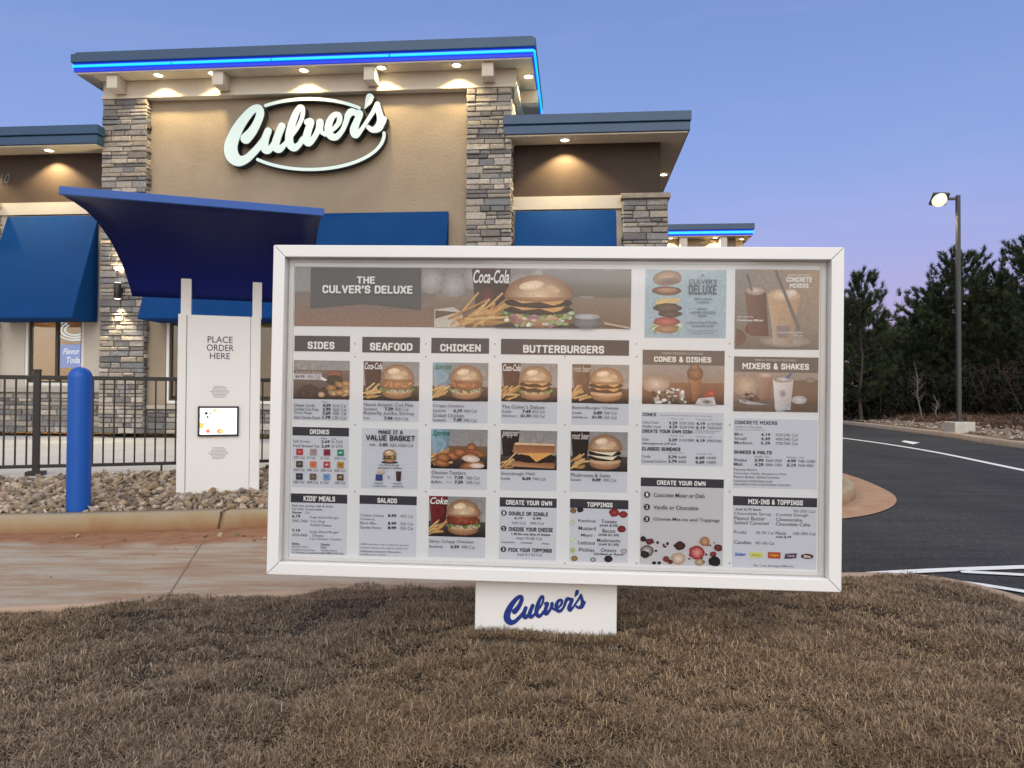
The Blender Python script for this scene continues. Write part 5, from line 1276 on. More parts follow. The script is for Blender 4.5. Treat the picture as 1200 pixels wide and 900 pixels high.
# cones and dishes
def custard_head(c, t, a, d, y0, y1, h):
    c.part('header_strip'); c.rect(0, 0, c.W, h, lin(86, 82, 82)); c.text(t, a, y0, d, y1, WHITE, .03); c.text('FRESH FROZEN CUSTARD', (a + d) / 2 - 24, 2.6, (a + d) / 2 + 24, 5, lin(190, 186, 184), .0); c.flush()
c = Card('cones and dishes picture card with a cone and a sundae', 753.2, 409.8, 848.4, 474.6, lin(120, 110, 104)); custard_head(c, 'CONES & DISHES', 13.5, 80.5, 7.6, 14, 17.4); rs = random.Random(51)
c.part('food_picture'); c.grad(0, 17.6, c.W, 42, lin(150, 142, 138), lin(150, 122, 100)); c.grad(0, 38, c.W, c.H, lin(132, 88, 62), lin(86, 62, 50)); c.ell(16, 40, 17, 10, lin(214, 190, 162), lin(150, 126, 108))
for i in range(46): c.ell(rs.uniform(12, 52), rs.uniform(46, 62), rs.uniform(1.5, 3.6), rs.uniform(1.2, 2.6), rs.choice([lin(226, 222, 216), lin(70, 50, 46), lin(120, 92, 76), lin(190, 180, 172), lin(96, 110, 84)]), n=8)
c.poly([(56, 32), (70, 32), (65, 60), (59, 60)], [lin(176, 118, 74), lin(150, 92, 54), lin(120, 72, 42), lin(140, 88, 52)]); c.ell(62, 27, 9.5, 8.5, lin(160, 110, 80), lin(104, 64, 44)); c.ell(61, 19.5, 5.5, 4, lin(170, 120, 90), lin(120, 78, 56))
c.ell(81, 50, 5, 4.4, lin(206, 66, 64), lin(150, 36, 40)); c.ell(75, 52, 3.4, 3, lin(196, 60, 60), lin(140, 34, 38)); c.poly([(66, 56), (84, 54), (87, 64), (62, 64)], lin(196, 192, 188)); c.ell(76, 60, 6, 2.4, lin(90, 70, 62), lin(170, 160, 154)); c.flush()
c = Card('price card for cones, dishes and sundaes', 752, 482.2, 847.4, 546.6)
c.part('lettering')
for q in (('CONES', 1, 1.4, 17, 5.4, TXT_DARK, .028), ('Choose Vanilla, Chocolate or Flavor of the Day', 21, 3, 82, 5.2, TXT_MID, .0), ('1 Scoop  Cal', 32, 7, 49, 9, TXT_MID, .0), ('2 Scoops  Cal', 64, 7.4, 83, 9.4, TXT_MID, .0), ('Cake Cone', 1, 11, 20, 14, TXT_MID, .005), ('3.29', 32, 11, 42, 14.6, TXT_DARK, .035), ('330/300', 44, 11.2, 62, 14.4, TXT_MID, .0), ('4.19', 64, 11.2, 74.5, 14.8, TXT_DARK, .035), ('610/560', 77, 11.4, 94, 14.6, TXT_MID, .0),
          ('Waffle Cone', 1, 16, 23, 19, TXT_MID, .005), ('4.29', 32, 15.6, 42, 19.2, TXT_DARK, .035), ('420/390', 44, 15.8, 62, 19, TXT_MID, .0), ('5.19', 64, 16, 74.5, 19.6, TXT_DARK, .035), ('700/650', 77, 16, 94, 19.2, TXT_MID, .0), ('CREATE YOUR OWN DISH', 1, 20.8, 60, 24.8, TXT_DARK, .028), ('Choose Vanilla, Chocolate', 63, 20.4, 92, 22.2, TXT_MID, .0), ('or Flavor of the Day', 63, 22.8, 86, 24.6, TXT_MID, .0), ('1 Scoop  Cal', 32, 27, 49, 29, TXT_MID, .0), ('2 Scoops  Cal', 64, 27.4, 83, 29.4, TXT_MID, .0), ('Dish', 1, 31, 9, 34, TXT_MID, .005), ('3.29', 32, 30.8, 42, 34.4, TXT_DARK, .035), ('310/280', 44, 31, 62, 34.2, TXT_MID, .0), ('4.19', 64, 31, 74.5, 34.6, TXT_DARK, .035), ('590/540', 77, 31.2, 94, 34.4, TXT_MID, .0), ('Add toppings for $.79 each', 1, 36, 41, 39, TXT_DARK, .02), ('CLASSIC SUNDAES', 1, 41.4, 46, 45.6, TXT_DARK, .028), ('1 Scoop  Cal', 32, 47, 49, 49, TXT_MID, .0), ('2 Scoops  Cal', 64, 47.4, 83, 49.4, TXT_MID, .0),
          ('Turtle', 1, 51, 11, 54, TXT_MID, .005), ('5.79', 32, 50.8, 42, 54.4, TXT_DARK, .035), ('640', 44, 51, 53, 54.2, TXT_MID, .0), ('6.69', 64, 51, 74.5, 54.6, TXT_DARK, .035), ('1040', 77, 51.2, 88, 54.4, TXT_MID, .0), ('Caramel Cashew', 1, 56.4, 30, 59.4, TXT_MID, .005), ('5.79', 32, 56, 42, 59.6, TXT_DARK, .035), ('600', 44, 56.2, 53, 59.4, TXT_MID, .0), ('6.69', 64, 56.2, 74.5, 59.8, TXT_DARK, .035), ('1000', 77, 56.4, 88, 59.6, TXT_MID, .0)): c.text(*q)
c.flush()
c = Card('create your own dessert menu card with berries and nuts', 751, 559.4, 846.8, 663.6, lin(200, 200, 206)); c.head('CREATE YOUR OWN', 19, 2.8, 76, 8.2, 10.2); rs = random.Random(61)
c.part('food_picture')
for i in range(24): c.ell(rs.uniform(3, 92), rs.uniform(72, 101), rs.uniform(.8, 2.4), rs.uniform(.8, 2.2), rs.choice([lin(50, 44, 50), lin(150, 50, 54), lin(96, 56, 50), lin(120, 60, 60)]), n=8)
for (x, y, r, a, b) in ((47, 79, 6, (92, 54, 46), (60, 36, 32)), (67, 86.5, 9.6, (206, 74, 66), (150, 34, 38)), (67, 86.5, 7, (226, 150, 140), (190, 60, 56)), (45.5, 94, 8.4, (226, 208, 184), (176, 140, 110)), (8, 86, 8, (206, 200, 190), (70, 60, 56)), (6, 90, 5, (60, 56, 50), (40, 38, 36)), (76, 73, 6, (206, 156, 100), (160, 104, 60)), (92, 80, 5, (126, 62, 60), (90, 40, 40)), (86, 88, 4, (150, 60, 56), (110, 40, 40)), (88, 99.6, 7, (50, 48, 54), (34, 34, 38)), (70, 99, 5, (206, 180, 140), (150, 120, 80)), (31, 95, 4, (150, 62, 54), (104, 40, 36)), (36, 98, 3, (120, 52, 46), (90, 38, 34)), (11, 75, 4, (126, 54, 56), (86, 36, 40)), (4, 72, 3.6, (60, 50, 52), (40, 34, 36)), (17, 100, 2.4, (40, 42, 60), (30, 30, 44)), (23, 99.6, 2.2, (44, 46, 64), (30, 30, 44))):
    c.ell(min(max(x, r * .75), c.W - r * .8), min(y, c.H - r * .8), r, r * .86, lin(*a), lin(*b), n=14, rs=rs, jit=.1)
c.part('lettering')
for n, t, y, x in (('1', 'Concrete Mixer or Dish', 20, 77), ('2', 'Vanilla or Chocolate', 34.4, 70), ('3', 'Choose Mix-ins and Toppings', 48.6, 95)): badge(c, n, 7.6, y, 3.6); c.text(t, 15.4, y - 2.4, x - 2, y + 2.4, TXT_DARK, .008)
c.flush()
# mixers poster
c = Card('poster of two tall frozen custard cups with spoons', 861.8, 315.4, 959.4, 410, lin(160, 140, 120)); rs = random.Random(71)
c.part('food_picture'); c.poly([(0, 0), (c.W, 0), (c.W, c.H), (0, c.H)], [lin(146, 138, 128), lin(176, 146, 112), lin(136, 118, 100), lin(120, 102, 88)]); c.grad(0, 72, c.W, c.H, lin(140, 122, 106), lin(112, 98, 86))
c.ell(2, 80, 12, 10, lin(116, 72, 58), lin(104, 80, 68), a0=-90, a1=90); c.ell(20, 70, 8, 7, lin(150, 70, 58), lin(110, 58, 50)); c.ell(60, 84, 30, 7, lin(176, 166, 154), lin(140, 124, 110))
c.poly([(11, 26), (36, 24), (40, 78), (18, 78)], [lin(136, 94, 76), lin(110, 74, 60), lin(96, 62, 52), lin(118, 78, 64)]); c.ell(23.5, 25, 13, 5, lin(214, 196, 176), lin(160, 128, 108), rs=rs, jit=.1); c.poly([(13, 6), (15.5, 5), (21, 25), (18, 25)], lin(110, 108, 108))
c.poly([(38, 30), (76, 30), (68, 88), (46, 88)], [lin(206, 162, 112), lin(190, 144, 98), lin(156, 132, 112), lin(176, 160, 146)]); c.ell(57, 30, 20, 7, lin(232, 206, 172), lin(196, 156, 116), rs=rs, jit=.08); c.ell(66, 27, 7, 4, lin(240, 226, 206), lin(206, 176, 146), rs=rs, jit=.1)
c.poly([(46, 2), (49, 1), (78, 70), (74, 72)], lin(112, 108, 104)); c.poly([(49, 66), (66, 66), (63, 80), (50, 80)], lin(140, 122, 116))
c.part('lettering')
for q in (('FRESH FROZEN', 62, 5.4, 88, 7.4, WHITE, .0), ('CONCRETE', 60, 8.6, 90, 14.4, WHITE, .03), ('MIXERS', 64, 16, 86, 21.4, WHITE, .03), ('Flavor of the Day', 3, 54.6, 22, 57, WHITE, .0), ('Concrete Mixer', 3, 58.2, 34, 61, WHITE, .02), ('Caramel Cashew', 50, 72.4, 80, 74.6, WHITE, .0), ('Mixer', 70, 76, 80, 78, WHITE, .0)): c.text(*q)
c.flush()
c = Card('mixers and shakes picture card with two frozen cups', 860.2, 417.6, 958.4, 483.4, lin(120, 108, 98)); custard_head(c, 'MIXERS & SHAKES', 10, 88, 7.4, 14.6, 18); rs = random.Random(81)
c.part('food_picture'); c.grad(0, 18.2, c.W, c.H, lin(152, 138, 126), lin(104, 84, 72)); c.ell(14, 34, 16, 13, lin(206, 176, 142), lin(150, 128, 112)); c.poly([(50, 28), (c.W, 26), (c.W, c.H), (50, c.H)], lin(112, 88, 72)); c.poly([(6, 50), (40, 56), (62, 64), (52, 65), (8, 54)], lin(176, 174, 174)); c.grad(0, 56, 50, c.H, lin(130, 104, 84), lin(110, 88, 72))
for i in range(16): c.ell(rs.uniform(10, 28), rs.uniform(42, 52), 2.8, 2.2, rs.choice([lin(70, 50, 46), lin(110, 80, 66), lin(150, 130, 116)]), n=8)
c.poly([(28, 22), (46, 22), (43, 50), (31, 50)], [lin(176, 138, 116), lin(146, 108, 90), lin(124, 86, 72), lin(150, 112, 94)]); c.ell(37, 21.5, 9, 3.4, lin(206, 182, 160), lin(166, 130, 110))
c.poly([(46, 26), (70, 26), (67, 62), (49, 62)], [lin(222, 214, 206), lin(190, 182, 176), lin(170, 162, 158), lin(206, 198, 192)]); c.ell(58, 26, 12, 4, lin(206, 200, 192), lin(130, 112, 104), rs=rs, jit=.1); c.ell(58, 43, 6, 6, lin(120, 104, 104), lin(200, 192, 188)); c.poly([(60, 24), (66, 18.6), (69, 18.6), (64, 26)], lin(60, 96, 160)); c.ell(77, 50, 9, 5, lin(206, 200, 196), lin(170, 160, 154)); c.ell(90, 27, 6, 3, lin(150, 140, 126), lin(116, 100, 88)); c.flush()
c = Card('price card for mixers, shakes and malts', 860, 490.2, 957.2, 573.6)
c.part('lettering')
for q in (('CONCRETE MIXERS', 1, 2.6, 51, 6.8, TXT_DARK, .028), ('Vanilla or Chocolate', 1, 8.6, 33, 11, TXT_MID, .0), ('Mixed in up to 2 Mix-ins', 1, 12.2, 37, 14.4, TXT_MID, .0), ('Mini', 1, 16.6, 11, 20.2, TXT_DARK, .005), ('4.19', 32, 16.6, 43, 20.2, TXT_DARK, .028), ('320/240 Cal', 49, 16.6, 75, 20, TXT_MID, .0), ('Small', 1, 21.6, 15, 25.2, TXT_DARK, .005), ('4.49', 32, 21.6, 43, 25.2, TXT_DARK, .028), ('440/340 Cal', 49, 21.6, 75, 25, TXT_MID, .0), ('Medium', 1, 26.6, 22, 30.2, TXT_DARK, .005), ('5.39', 32, 26.6, 43, 30.2, TXT_DARK, .028), ('770/700 Cal', 49, 26.6, 75, 30, TXT_MID, .0),
          ('SHAKES & MALTS', 1, 37.4, 45, 41.4, TXT_DARK, .028), ('Small  Cal', 25, 43.4, 42, 45.2, TXT_MID, .0), ('Medium  Cal', 63, 43.4, 82, 45.2, TXT_MID, .0), ('Shake', 1, 46.8, 16, 50.4, TXT_DARK, .005), ('3.99', 25, 46.8, 35.5, 50.4, TXT_DARK, .028), ('560-760', 38, 47, 57, 50.2, TXT_MID, .0), ('4.99', 63, 46.8, 73.5, 50.4, TXT_DARK, .028), ('740-1040', 76, 47, 96, 50.2, TXT_MID, .0), ('Malt', 1, 51.8, 11.5, 55.4, TXT_DARK, .005), ('4.29', 25, 51.8, 35.5, 55.4, TXT_DARK, .028), ('600-760', 38, 52, 57, 55.2, TXT_MID, .0), ('5.19', 63, 51.8, 73.5, 55.4, TXT_DARK, .028), ('760-950', 76, 52, 94, 55.2, TXT_MID, .0),
          ('Favorite Flavors', 1, 58.6, 28, 61, TXT_DARK, .005), ('Chocolate, Vanilla, Strawberry, Mint,', 1, 63, 63, 66, TXT_DARK, .0), ('Peanut Butter, Salted Caramel', 1, 67, 54, 70, TXT_DARK, .0), ('CRAVING SOMETHING ELSE?', 1, 72.2, 47, 74.4, TXT_DARK, .0), ('ASK ABOUT OUR ADDITIONAL FLAVORS!', 1, 76, 68, 78.2, TXT_DARK, .0)): c.text(*q)
c.flush()
c = Card('mix-ins and toppings menu card with five small candy logos', 859, 581.2, 956.4, 667.4); c.head('MIX-INS & TOPPINGS', 18, 3, 82, 9, 10.8)
c.part('lettering')
for q in (('Add $.70 Each', 2.6, 14, 33, 17, TXT_DARK, .025), ('90-200 Cal', 71, 14, 96, 17.4, TXT_MID, .0), ('Chocolate Syrup', 2, 18.4, 45, 23, TXT_DARK, .003), ('Cookie Dough', 50.6, 18.6, 88.4, 23, TXT_DARK, .003), ('Peanut Butter', 2, 23.6, 38, 28, TXT_DARK, .003), ('Cheesecake', 50.6, 24, 81.4, 28, TXT_DARK, .003), ('Salted Caramel', 2, 29, 42, 33, TXT_DARK, .003), ('Chocolate Cake', 50.6, 29.2, 91, 33.4, TXT_DARK, .003), ('Fruits', 2, 40.2, 16.4, 44, TXT_DARK, .003), ('30-70 Cal', 27.4, 40.6, 48, 43.8, TXT_MID, .0), ('Nuts', 50.6, 40, 62.4, 44, TXT_DARK, .003), ('160-200 Cal', 71, 40.2, 97, 43.6, TXT_MID, .0), ('Add $.70', 50.6, 45.2, 69, 48, TXT_DARK, .025), ('Candies', 2, 52, 22, 56, TXT_DARK, .003), ('90-150 Cal', 27, 52.6, 49, 56, TXT_MID, .0), ('Per 1 oz. Serving of Mix-ins', 25.6, 79.4, 72, 82.4, TXT_MID, .005)): c.text(*q)
c.part('candy_logos')
c.text('Snickers', 3, 66, 16, 70, lin(40, 90, 190), .03, .3); c.rect(21, 65.4, 36, 71.4, lin(206, 212, 110)); c.text('Butter', 24, 67.4, 33.6, 69.6, lin(120, 110, 60), .01); c.rect(42, 64.6, 56.6, 72, lin(176, 72, 40)); c.text('Cups', 44.4, 66.6, 54.4, 70, lin(230, 170, 60), .05, .2)
c.poly([(62.6, 66), (76, 65), (75, 71), (61, 72)], lin(70, 56, 80)); c.text('Candy', 64.6, 67, 73.6, 70, lin(206, 190, 196), .03); c.ell(88, 68.4, 7.4, 3, lin(90, 40, 44), lin(60, 40, 44)); c.text('Bits', 84, 67, 92, 70, lin(236, 210, 206), .04)
c.flush()

# ================================================================== GRAVEL, LAWN, TREES
M_ROCK = mat('river_rock', attr=True, rough=.85, var=.2, vscale=30, bump=.4, bscale=60)
def ico():
    import bmesh
    b = bmesh.new(); bmesh.ops.create_icosphere(b, subdivisions=1, radius=1.0)
    v = np.array([q.co[:] for q in b.verts]); f = np.array([[q.index for q in p.verts] for p in b.faces]); b.free(); return v, f
IV, IF = ico()
def rocks(name, pos, size, pal, m, seed, flat=.7):
    """many small stones as one loose mass"""
    g_ = np.random.default_rng(seed); n = len(pos); nv = len(IV)
    s = size[:, None] * g_.uniform(.65, 1.25, (n, 3)); s[:, 2] *= flat
    th = g_.uniform(0, 2 * np.pi, n); tilt = g_.normal(0, .35, (n, 2))
    jit = 1 + g_.uniform(-.20, .20, (n, nv, 1))
    v = IV[None] * jit * s[:, None, :]
    c_, s_ = np.cos(th)[:, None], np.sin(th)[:, None]
    x = v[..., 0] * c_ - v[..., 1] * s_; y = v[..., 0] * s_ + v[..., 1] * c_; z = v[..., 2] + x * tilt[:, :1] + y * tilt[:, 1:]
    v = np.stack([x, y, z], -1) + pos[:, None, :]
    f = IF[None] + (np.arange(n) * nv)[:, None, None]
    pal = np.array(pal); c = pal[g_.integers(0, len(pal), n)] * g_.uniform(.7, 1.3, (n, 1))
    return npmesh(name, v.reshape(-1, 3), f.reshape(-1, 3), np.repeat(c, len(IF), 0), m)
PALR = [(.33, .24, .15), (.28, .21, .14), (.39, .31, .22), (.23, .175, .13), (.31, .22, .13), (.19, .155, .125), (.44, .36, .28), (.27, .195, .145), (.34, .285, .23)]
gr = np.random.default_rng(5); P_ = []
for t, v in zip(gr.uniform(.10, .72, 22000), gr.uniform(0, 1, 22000)):
    x, y, z = isl_pt(t, v)
    if x < -7 or x > 2.3: continue
    loc = MK.inverted() @ Vector((x, y, z))
    if kl - .01 < loc.x < kr + .01 and -.012 < loc.y < .21: continue
    if math.hypot(x - bo.location.x, y - bo.location.y) < .10: continue
    P_.append((x, y, z + gr.uniform(-.006, .03)))
P_ = np.array(P_[:9500]); sz = np.clip(gr.lognormal(math.log(.029), .32, len(P_)), .013, .05)
tag(rocks('gravel', P_, sz, PALR, M_ROCK, 3), kind='stuff')
# stray stones washed onto the lane
gz = np.array([tuple(atZ(px, py, .012)) for px, py in ((91, 627.5), (240, 628), (257, 627), (278, 626), (286, 628), (298, 633), (145, 632), (59, 634), (75, 629), (180, 650), (206, 643), (60, 676), (310, 631), (230, 640), (215, 629), (120, 641), (112, 625))])
tag(rocks('stray_stones', gz, np.array([.028, .02, .026, .02, .016, .02, .014, .012, .012, .009, .01, .008, .02, .01, .012, .009, .012]), PALR, M_ROCK, 8, .6), kind='stuff')

# nose of the island: low mulch mound inside the kerb
tm = []
for t, v in zip(gr.uniform(.74, .98, 1600), gr.uniform(0, .9, 1600)):
    x, y, z = isl_pt(t, v); tm.append((x, y, z + .01 + .05 * math.sin(v * 3)))
tag(rocks('mulch', np.array(tm), gr.uniform(.02, .06, len(tm)), [(.16, .10, .06), (.22, .14, .09), (.11, .07, .045), (.30, .21, .14)], M_ROCK, 15, .35), kind='stuff')

# dormant lawn
def vnoise(x, y, s, seed):
    g_ = np.random.default_rng(seed); T_ = g_.uniform(0, 1, (64, 64)); u, v = x * s, y * s
    i, j = np.floor(u).astype(int), np.floor(v).astype(int); a, b = u - i, v - j; a = a * a * (3 - 2 * a); b = b * b * (3 - 2 * b)
    q = lambda p, r_: T_[p % 64, r_ % 64]
    return (q(i, j) * (1 - a) + q(i + 1, j) * a) * (1 - b) + (q(i, j + 1) * (1 - a) + q(i + 1, j + 1) * a) * b
def lawn(n, seed):
    g_ = np.random.default_rng(seed)
    # denser close to the lens, thinner with distance
    d = 1.75 + (g_.uniform(0, 1, n) ** 1.15) * 2.75; x = g_.uniform(-1, 1, n) * (d * .78 + .35); y = d
    k = lawn_inside(x, y); x, y = x[k], y[k]
    den = vnoise(x, y, 5.5, 1) * .6 + vnoise(x, y, 13, 2) * .4
    seam = np.abs(vnoise(x, y, 2.6, 8) + .35 * vnoise(x, y, 9, 9) - .68)
    den = den * np.clip(.25 + seam * 9, .25, 1)
    keep = den + g_.uniform(-.2, .2, len(x)) > .10; x, y, den = x[keep], y[keep], den[keep]
    loc = MM.inverted(); m0 = np.array([[*loc[0]], [*loc[1]]]); lx = m0[0, 0] * x + m0[0, 1] * y + m0[0, 3] + m0[0, 2] * .14; ly = m0[1, 0] * x + m0[1, 1] * y + m0[1, 3] + m0[1, 2] * .14
    keep = ~((lx > pb0[0]) & (lx < pb1[0]) & (ly > 0) & (ly < .22)); x, y, den = x[keep], y[keep], den[keep]
    n0 = len(x); ne = 5000; q = g_.uniform(0, 1, ne); ex = pb0[0] - .04 + q * (pb1[0] - pb0[0] + .08); ey = -g_.uniform(.004, .09, ne)
    wp = np.array([tuple(MM @ Vector((a, b, 0.0))) for a, b in zip(ex, ey)]); x = np.append(x, wp[:, 0]); y = np.append(y, wp[:, 1]); den = np.append(den, g_.uniform(.5, .9, ne))
    n = len(x); z = lawn_h(x, y) - .022 + .04 * den
    L_ = g_.uniform(.013, .038, n) * (.55 + .8 * den); az = g_.uniform(0, 2 * np.pi, n); lean = np.clip(g_.normal(1.2, .42, n), .05, 1.7)
    wd = g_.uniform(.0009, .0018, n); cx, sx_ = np.cos(az), np.sin(az); hx, hz = np.sin(lean), np.cos(lean)
    wx, wy = -sx_ * wd, cx * wd
    base = np.stack([x, y, z], -1)
    mid = base + np.stack([cx * hx * L_ * .5, sx_ * hx * L_ * .5, hz * L_ * .6], -1)
    dro = g_.uniform(.15, .6, n)
    tip = base + np.stack([cx * hx * L_ * 1.05, sx_ * hx * L_ * 1.05, hz * L_ * (1 - dro * .5)], -1)
    W = np.stack([wx, wy, np.zeros(n)], -1)
    v = np.stack([base - W, base + W, mid + W * .8, mid - W * .8, tip + W * .2, tip - W * .2], 1)
    f = np.array([[0, 1, 2, 3], [3, 2, 4, 5]])[None] + (np.arange(n) * 6)[:, None, None]
    pal = np.array([(.30, .235, .165), (.215, .16, .112), (.155, .113, .080), (.37, .30, .215), (.105, .078, .060), (.25, .20, .155), (.145, .13, .09)])
    pr_ = np.array([.2, .22, .18, .10, .14, .12, .04])
    c = pal[g_.choice(len(pal), n, p=pr_)] * g_.uniform(.75, 1.25, (n, 1))
    big = vnoise(x + 7, y, 1.15, 5); gz_ = vnoise(x, y + 3, .8, 6)
    cool = np.array([1.08, 1.02, .99]); warm = np.array([1.26, 1.13, .95])
    mix = np.clip((gz_ - .35) * 2.6, 0, 1)[:, None]; c = c * (cool * (1 - mix) + warm * mix) * (.66 + .44 * big[:, None])
    return npmesh('lawn_grass', v.reshape(-1, 3), f.reshape(-1, 4), np.repeat(c, 2, 0), mat('dry_grass', attr=True, rough=.8, spec=.2))
tag(lawn(560000, 11), kind='stuff')

# ---- trees
M_NEED = mat('pine_needles', attr=True, rough=.7, spec=.25)
M_BARK = mat('pine_bark', (.06, .047, .037), .95, var=.3, vscale=6, bump=.5)
def needles(name, pts, dirs, nper, ln, wd, pal, parent, g_, m=None):
    n = len(pts); K_ = n * nper
    p = np.repeat(pts, nper, 0); d0 = np.repeat(dirs, nper, 0)
    r = g_.normal(0, 1, (K_, 3)); d = d0 * 1.25 + r * .46; d /= np.linalg.norm(d, axis=1, keepdims=True)
    s = np.cross(d, g_.normal(0, 1, (K_, 3))); s /= np.linalg.norm(s, axis=1, keepdims=True) + 1e-9
    l_ = ln * g_.uniform(.6, 1.15, (K_, 1)); q = p - d0 * np.repeat(g_.uniform(0, 1, (n, 1)), nper, 0) * 0 + d * .01
    v = np.stack([q - s * wd, q + s * wd, q + d * l_], 1); f = np.arange(K_ * 3).reshape(-1, 3)
    pal = np.array(pal); c = np.repeat(pal[g_.integers(0, len(pal), n)] * g_.uniform(.7, 1.25, (n, 1)), nper, 0) * g_.uniform(.8, 1.2, (K_, 1))
    return npmesh(name, v.reshape(-1, 3), f, c, m or M_NEED, parent)
PINE = [(.044, .066, .028), (.033, .052, .024), (.060, .080, .034), (.024, .038, .020), (.070, .084, .038)]
def pine(label, x, y, z, h, wid, seed, crown0=.18, dens=1.0, lean=0.0):
    g_ = np.random.default_rng(seed); t = thing('pine_tree', label, 'pine tree', (x, y, z), (0, 0, 0), 'young pines along the road')
    mb = MB(); k = 9; ax = [Vector((lean * h * (i / k) ** 2 + .05 * math.sin(i * 1.3 + seed), .05 * math.cos(i * 1.7 + seed), h * i / k - .2 * (i == 0))) for i in range(k + 1)]
    mb.tube(ax, [.085 * h / 7 * (1 - .93 * i / k) + .008 for i in range(k + 1)], 8); mb.build('trunk', M_BARK, t)
    br = MB(); P, D = [], []
    def at(s):
        i = min(int(s * k), k - 1); u = s * k - i; return ax[i].lerp(ax[i + 1], u)
    s = crown0
    while s < .985:
        nb = int(g_.integers(4, 7)); prof_ = (math.sin(min(1, (s - crown0) / (1 - crown0) * 1.25 + .22) * math.pi / 2) if s < .4 else 1) * (1 - s) ** .75 + .05
        for b_ in range(nb):
            a = g_.uniform(0, 2 * math.pi); l_ = 1.2 * wid * prof_ * g_.uniform(.65, 1.2) * 1.62
            up = .25 + .75 * s + g_.uniform(-.1, .15); p0 = at(s); dr = Vector((math.cos(a), math.sin(a), up * .7)).normalized()
            pts = [p0 + dr * (l_ * q) + Vector((0, 0, l_ * .22 * q * q)) for q in (0, .35, .7, 1.0)]
            br.tube(pts, [.018 * (1 - s) + .008, .012, .008, .004], 4, caps=False)
            nt_ = max(2, int(l_ / .15 * dens))
            for j in range(nt_):
                q = .30 + .70 * (j + g_.uniform(0, 1)) / nt_; pp = p0 + dr * (l_ * q) + Vector((0, 0, l_ * .22 * q * q))
                sd_ = Vector(g_.normal(0, 1, 3)); off = sd_ * (.20 * l_ * (1.15 - q)) * .5
                dd = (dr * .55 + Vector((0, 0, .8)) + sd_ * .25).normalized(); P.append(pp + off); D.append(dd)
                if g_.uniform() < .8: P.append(pp + off * .4 + dd * .12); D.append(dd)
        s += (.30 / h) * g_.uniform(.8, 1.25)
    for q in (.97, .99, 1.0): P.append(at(q)); D.append(Vector((0, 0, 1)))
    br.build('branches', M_BARK, t)
    needles('crown', np.array([tuple(p) for p in P]), np.array([tuple(p) for p in D]), 28, .27, .0125, PINE, t, g_)
    return t
def pat(px, ptop, Y, pb=492):
    b = atY(px, pb, Y); tp = atY(px, ptop, Y); return b.x, Y, b.z, tp.z - b.z
T_ = [(1009, 322, 33.0, 1.55, 3, .12, 1.0, 'pine with a narrow pointed crown, leftmost beside the menu board frame'),
      (1128, 297, 35.0, 2.1, 5, .12, 1.1, 'tall broad pine right behind the street lamp'),
      (1166, 322, 33.5, 1.7, 8, .14, 1.0, 'middle pine between the lamp pole and the tallest pine'),
      (1207, 286, 32.0, 2.0, 9, .14, 1.05, 'tallest pine, cut by the right edge of the photo'),
      (1068, 372, 36.5, 1.6, 12, .10, .9, 'low dense pine in the dip between two taller pines'),
      (1098, 336, 37.5, 1.7, 14, .10, .9, 'slim pine partly hidden by the lamp side pine'),
      (985, 352, 38.0, 1.8, 17, .12, .9, 'pine half hidden behind the menu board edge'),
      (1240, 300, 36.0, 2.0, 19, .12, .9, 'outer pine past the tallest one'),
      (1082, 402, 40.0, 1.8, 31, .08, 1.0, 'far pine just left of the lamp pole, second row'),
      (1018, 372, 41.5, 2.0, 33, .08, 1.0, 'far pine right behind the leftmost pine'),
      (955, 330, 40.0, 1.9, 41, .10, .8, 'pine hidden behind the right end of the menu board'),
      (915, 345, 44.0, 1.9, 43, .10, .8, 'pine behind the right third of the menu board'),
      (870, 330, 47.0, 2.0, 45, .10, .8, 'pine behind the far end of the restaurant'),
      (825, 350, 52.0, 2.1, 47, .10, .8, 'distant pine past the second tower'),
      (1040, 398, 41.0, 1.9, 23, .08, 1.0, 'far pine low in the gap, second row'),
      (1145, 366, 42.0, 2.2, 25, .08, 1.0, 'far pine seen through the middle of the row'),
      (1190, 350, 41.0, 2.2, 27, .08, 1.0, 'far pine behind the tallest pine')]
for px, pt_, Y, wd, sd_, c0, de, lb in T_:
    x, y, z, h = pat(px, pt_, Y); pine(lb, x, y, z, h, wd, sd_, c0, de)
# undergrowth: leafy evergreen scrub and bare twigs
SCRUB = [(.018, .025, .015), (.022, .026, .017), (.014, .019, .013), (.024, .023, .017)]
RUST = [(.038, .026, .020), (.030, .022, .018), (.046, .030, .022)]
def bush(label, x, y, z, w_, h, seed, pal, group, dens=1.0, nm='shrub', cat='shrub'):
    g_ = np.random.default_rng(seed); t = thing(nm, label, cat, (x, y, z), (0, 0, 0), group)
    mb = MB(); P, D = [], []
    for i in range(int(13 * dens)):
        a = g_.uniform(0, 2 * math.pi); r = w_ * g_.uniform(.2, 1); top = Vector((r * math.cos(a), r * math.sin(a) * .7, h * g_.uniform(.55, 1.05)))
        b0 = Vector((r * .25 * math.cos(a), r * .25 * math.sin(a), -.1)); mid = b0.lerp(top, .5) + Vector((g_.normal(0, .12), g_.normal(0, .12), 0))
        mb.tube([b0, mid, top], [.018, .012, .005], 4, caps=False)
        for j in range(16):
            q = g_.uniform(.12, 1); p = b0.lerp(mid, q * 2) if q < .5 else mid.lerp(top, q * 2 - 1); d = Vector(g_.normal(0, 1, 3)).normalized(); e = p + d * g_.uniform(.15, .5) * min(1, h / 2)
            mb.tube([p, e], [.006, .003], 3, caps=False); P += [tuple(p.lerp(e, .6)), tuple(e)]; D += [tuple(d)] * 2
    mb.build('stems', mat('twig_bark', (.075, .06, .05), .95, var=.25, vscale=4), t)
    needles('foliage', np.array(P), np.array(D), 11, .17, .030, pal, t, g_, mat('scrub_leaves', attr=True, rough=.75, spec=.2))
    return t
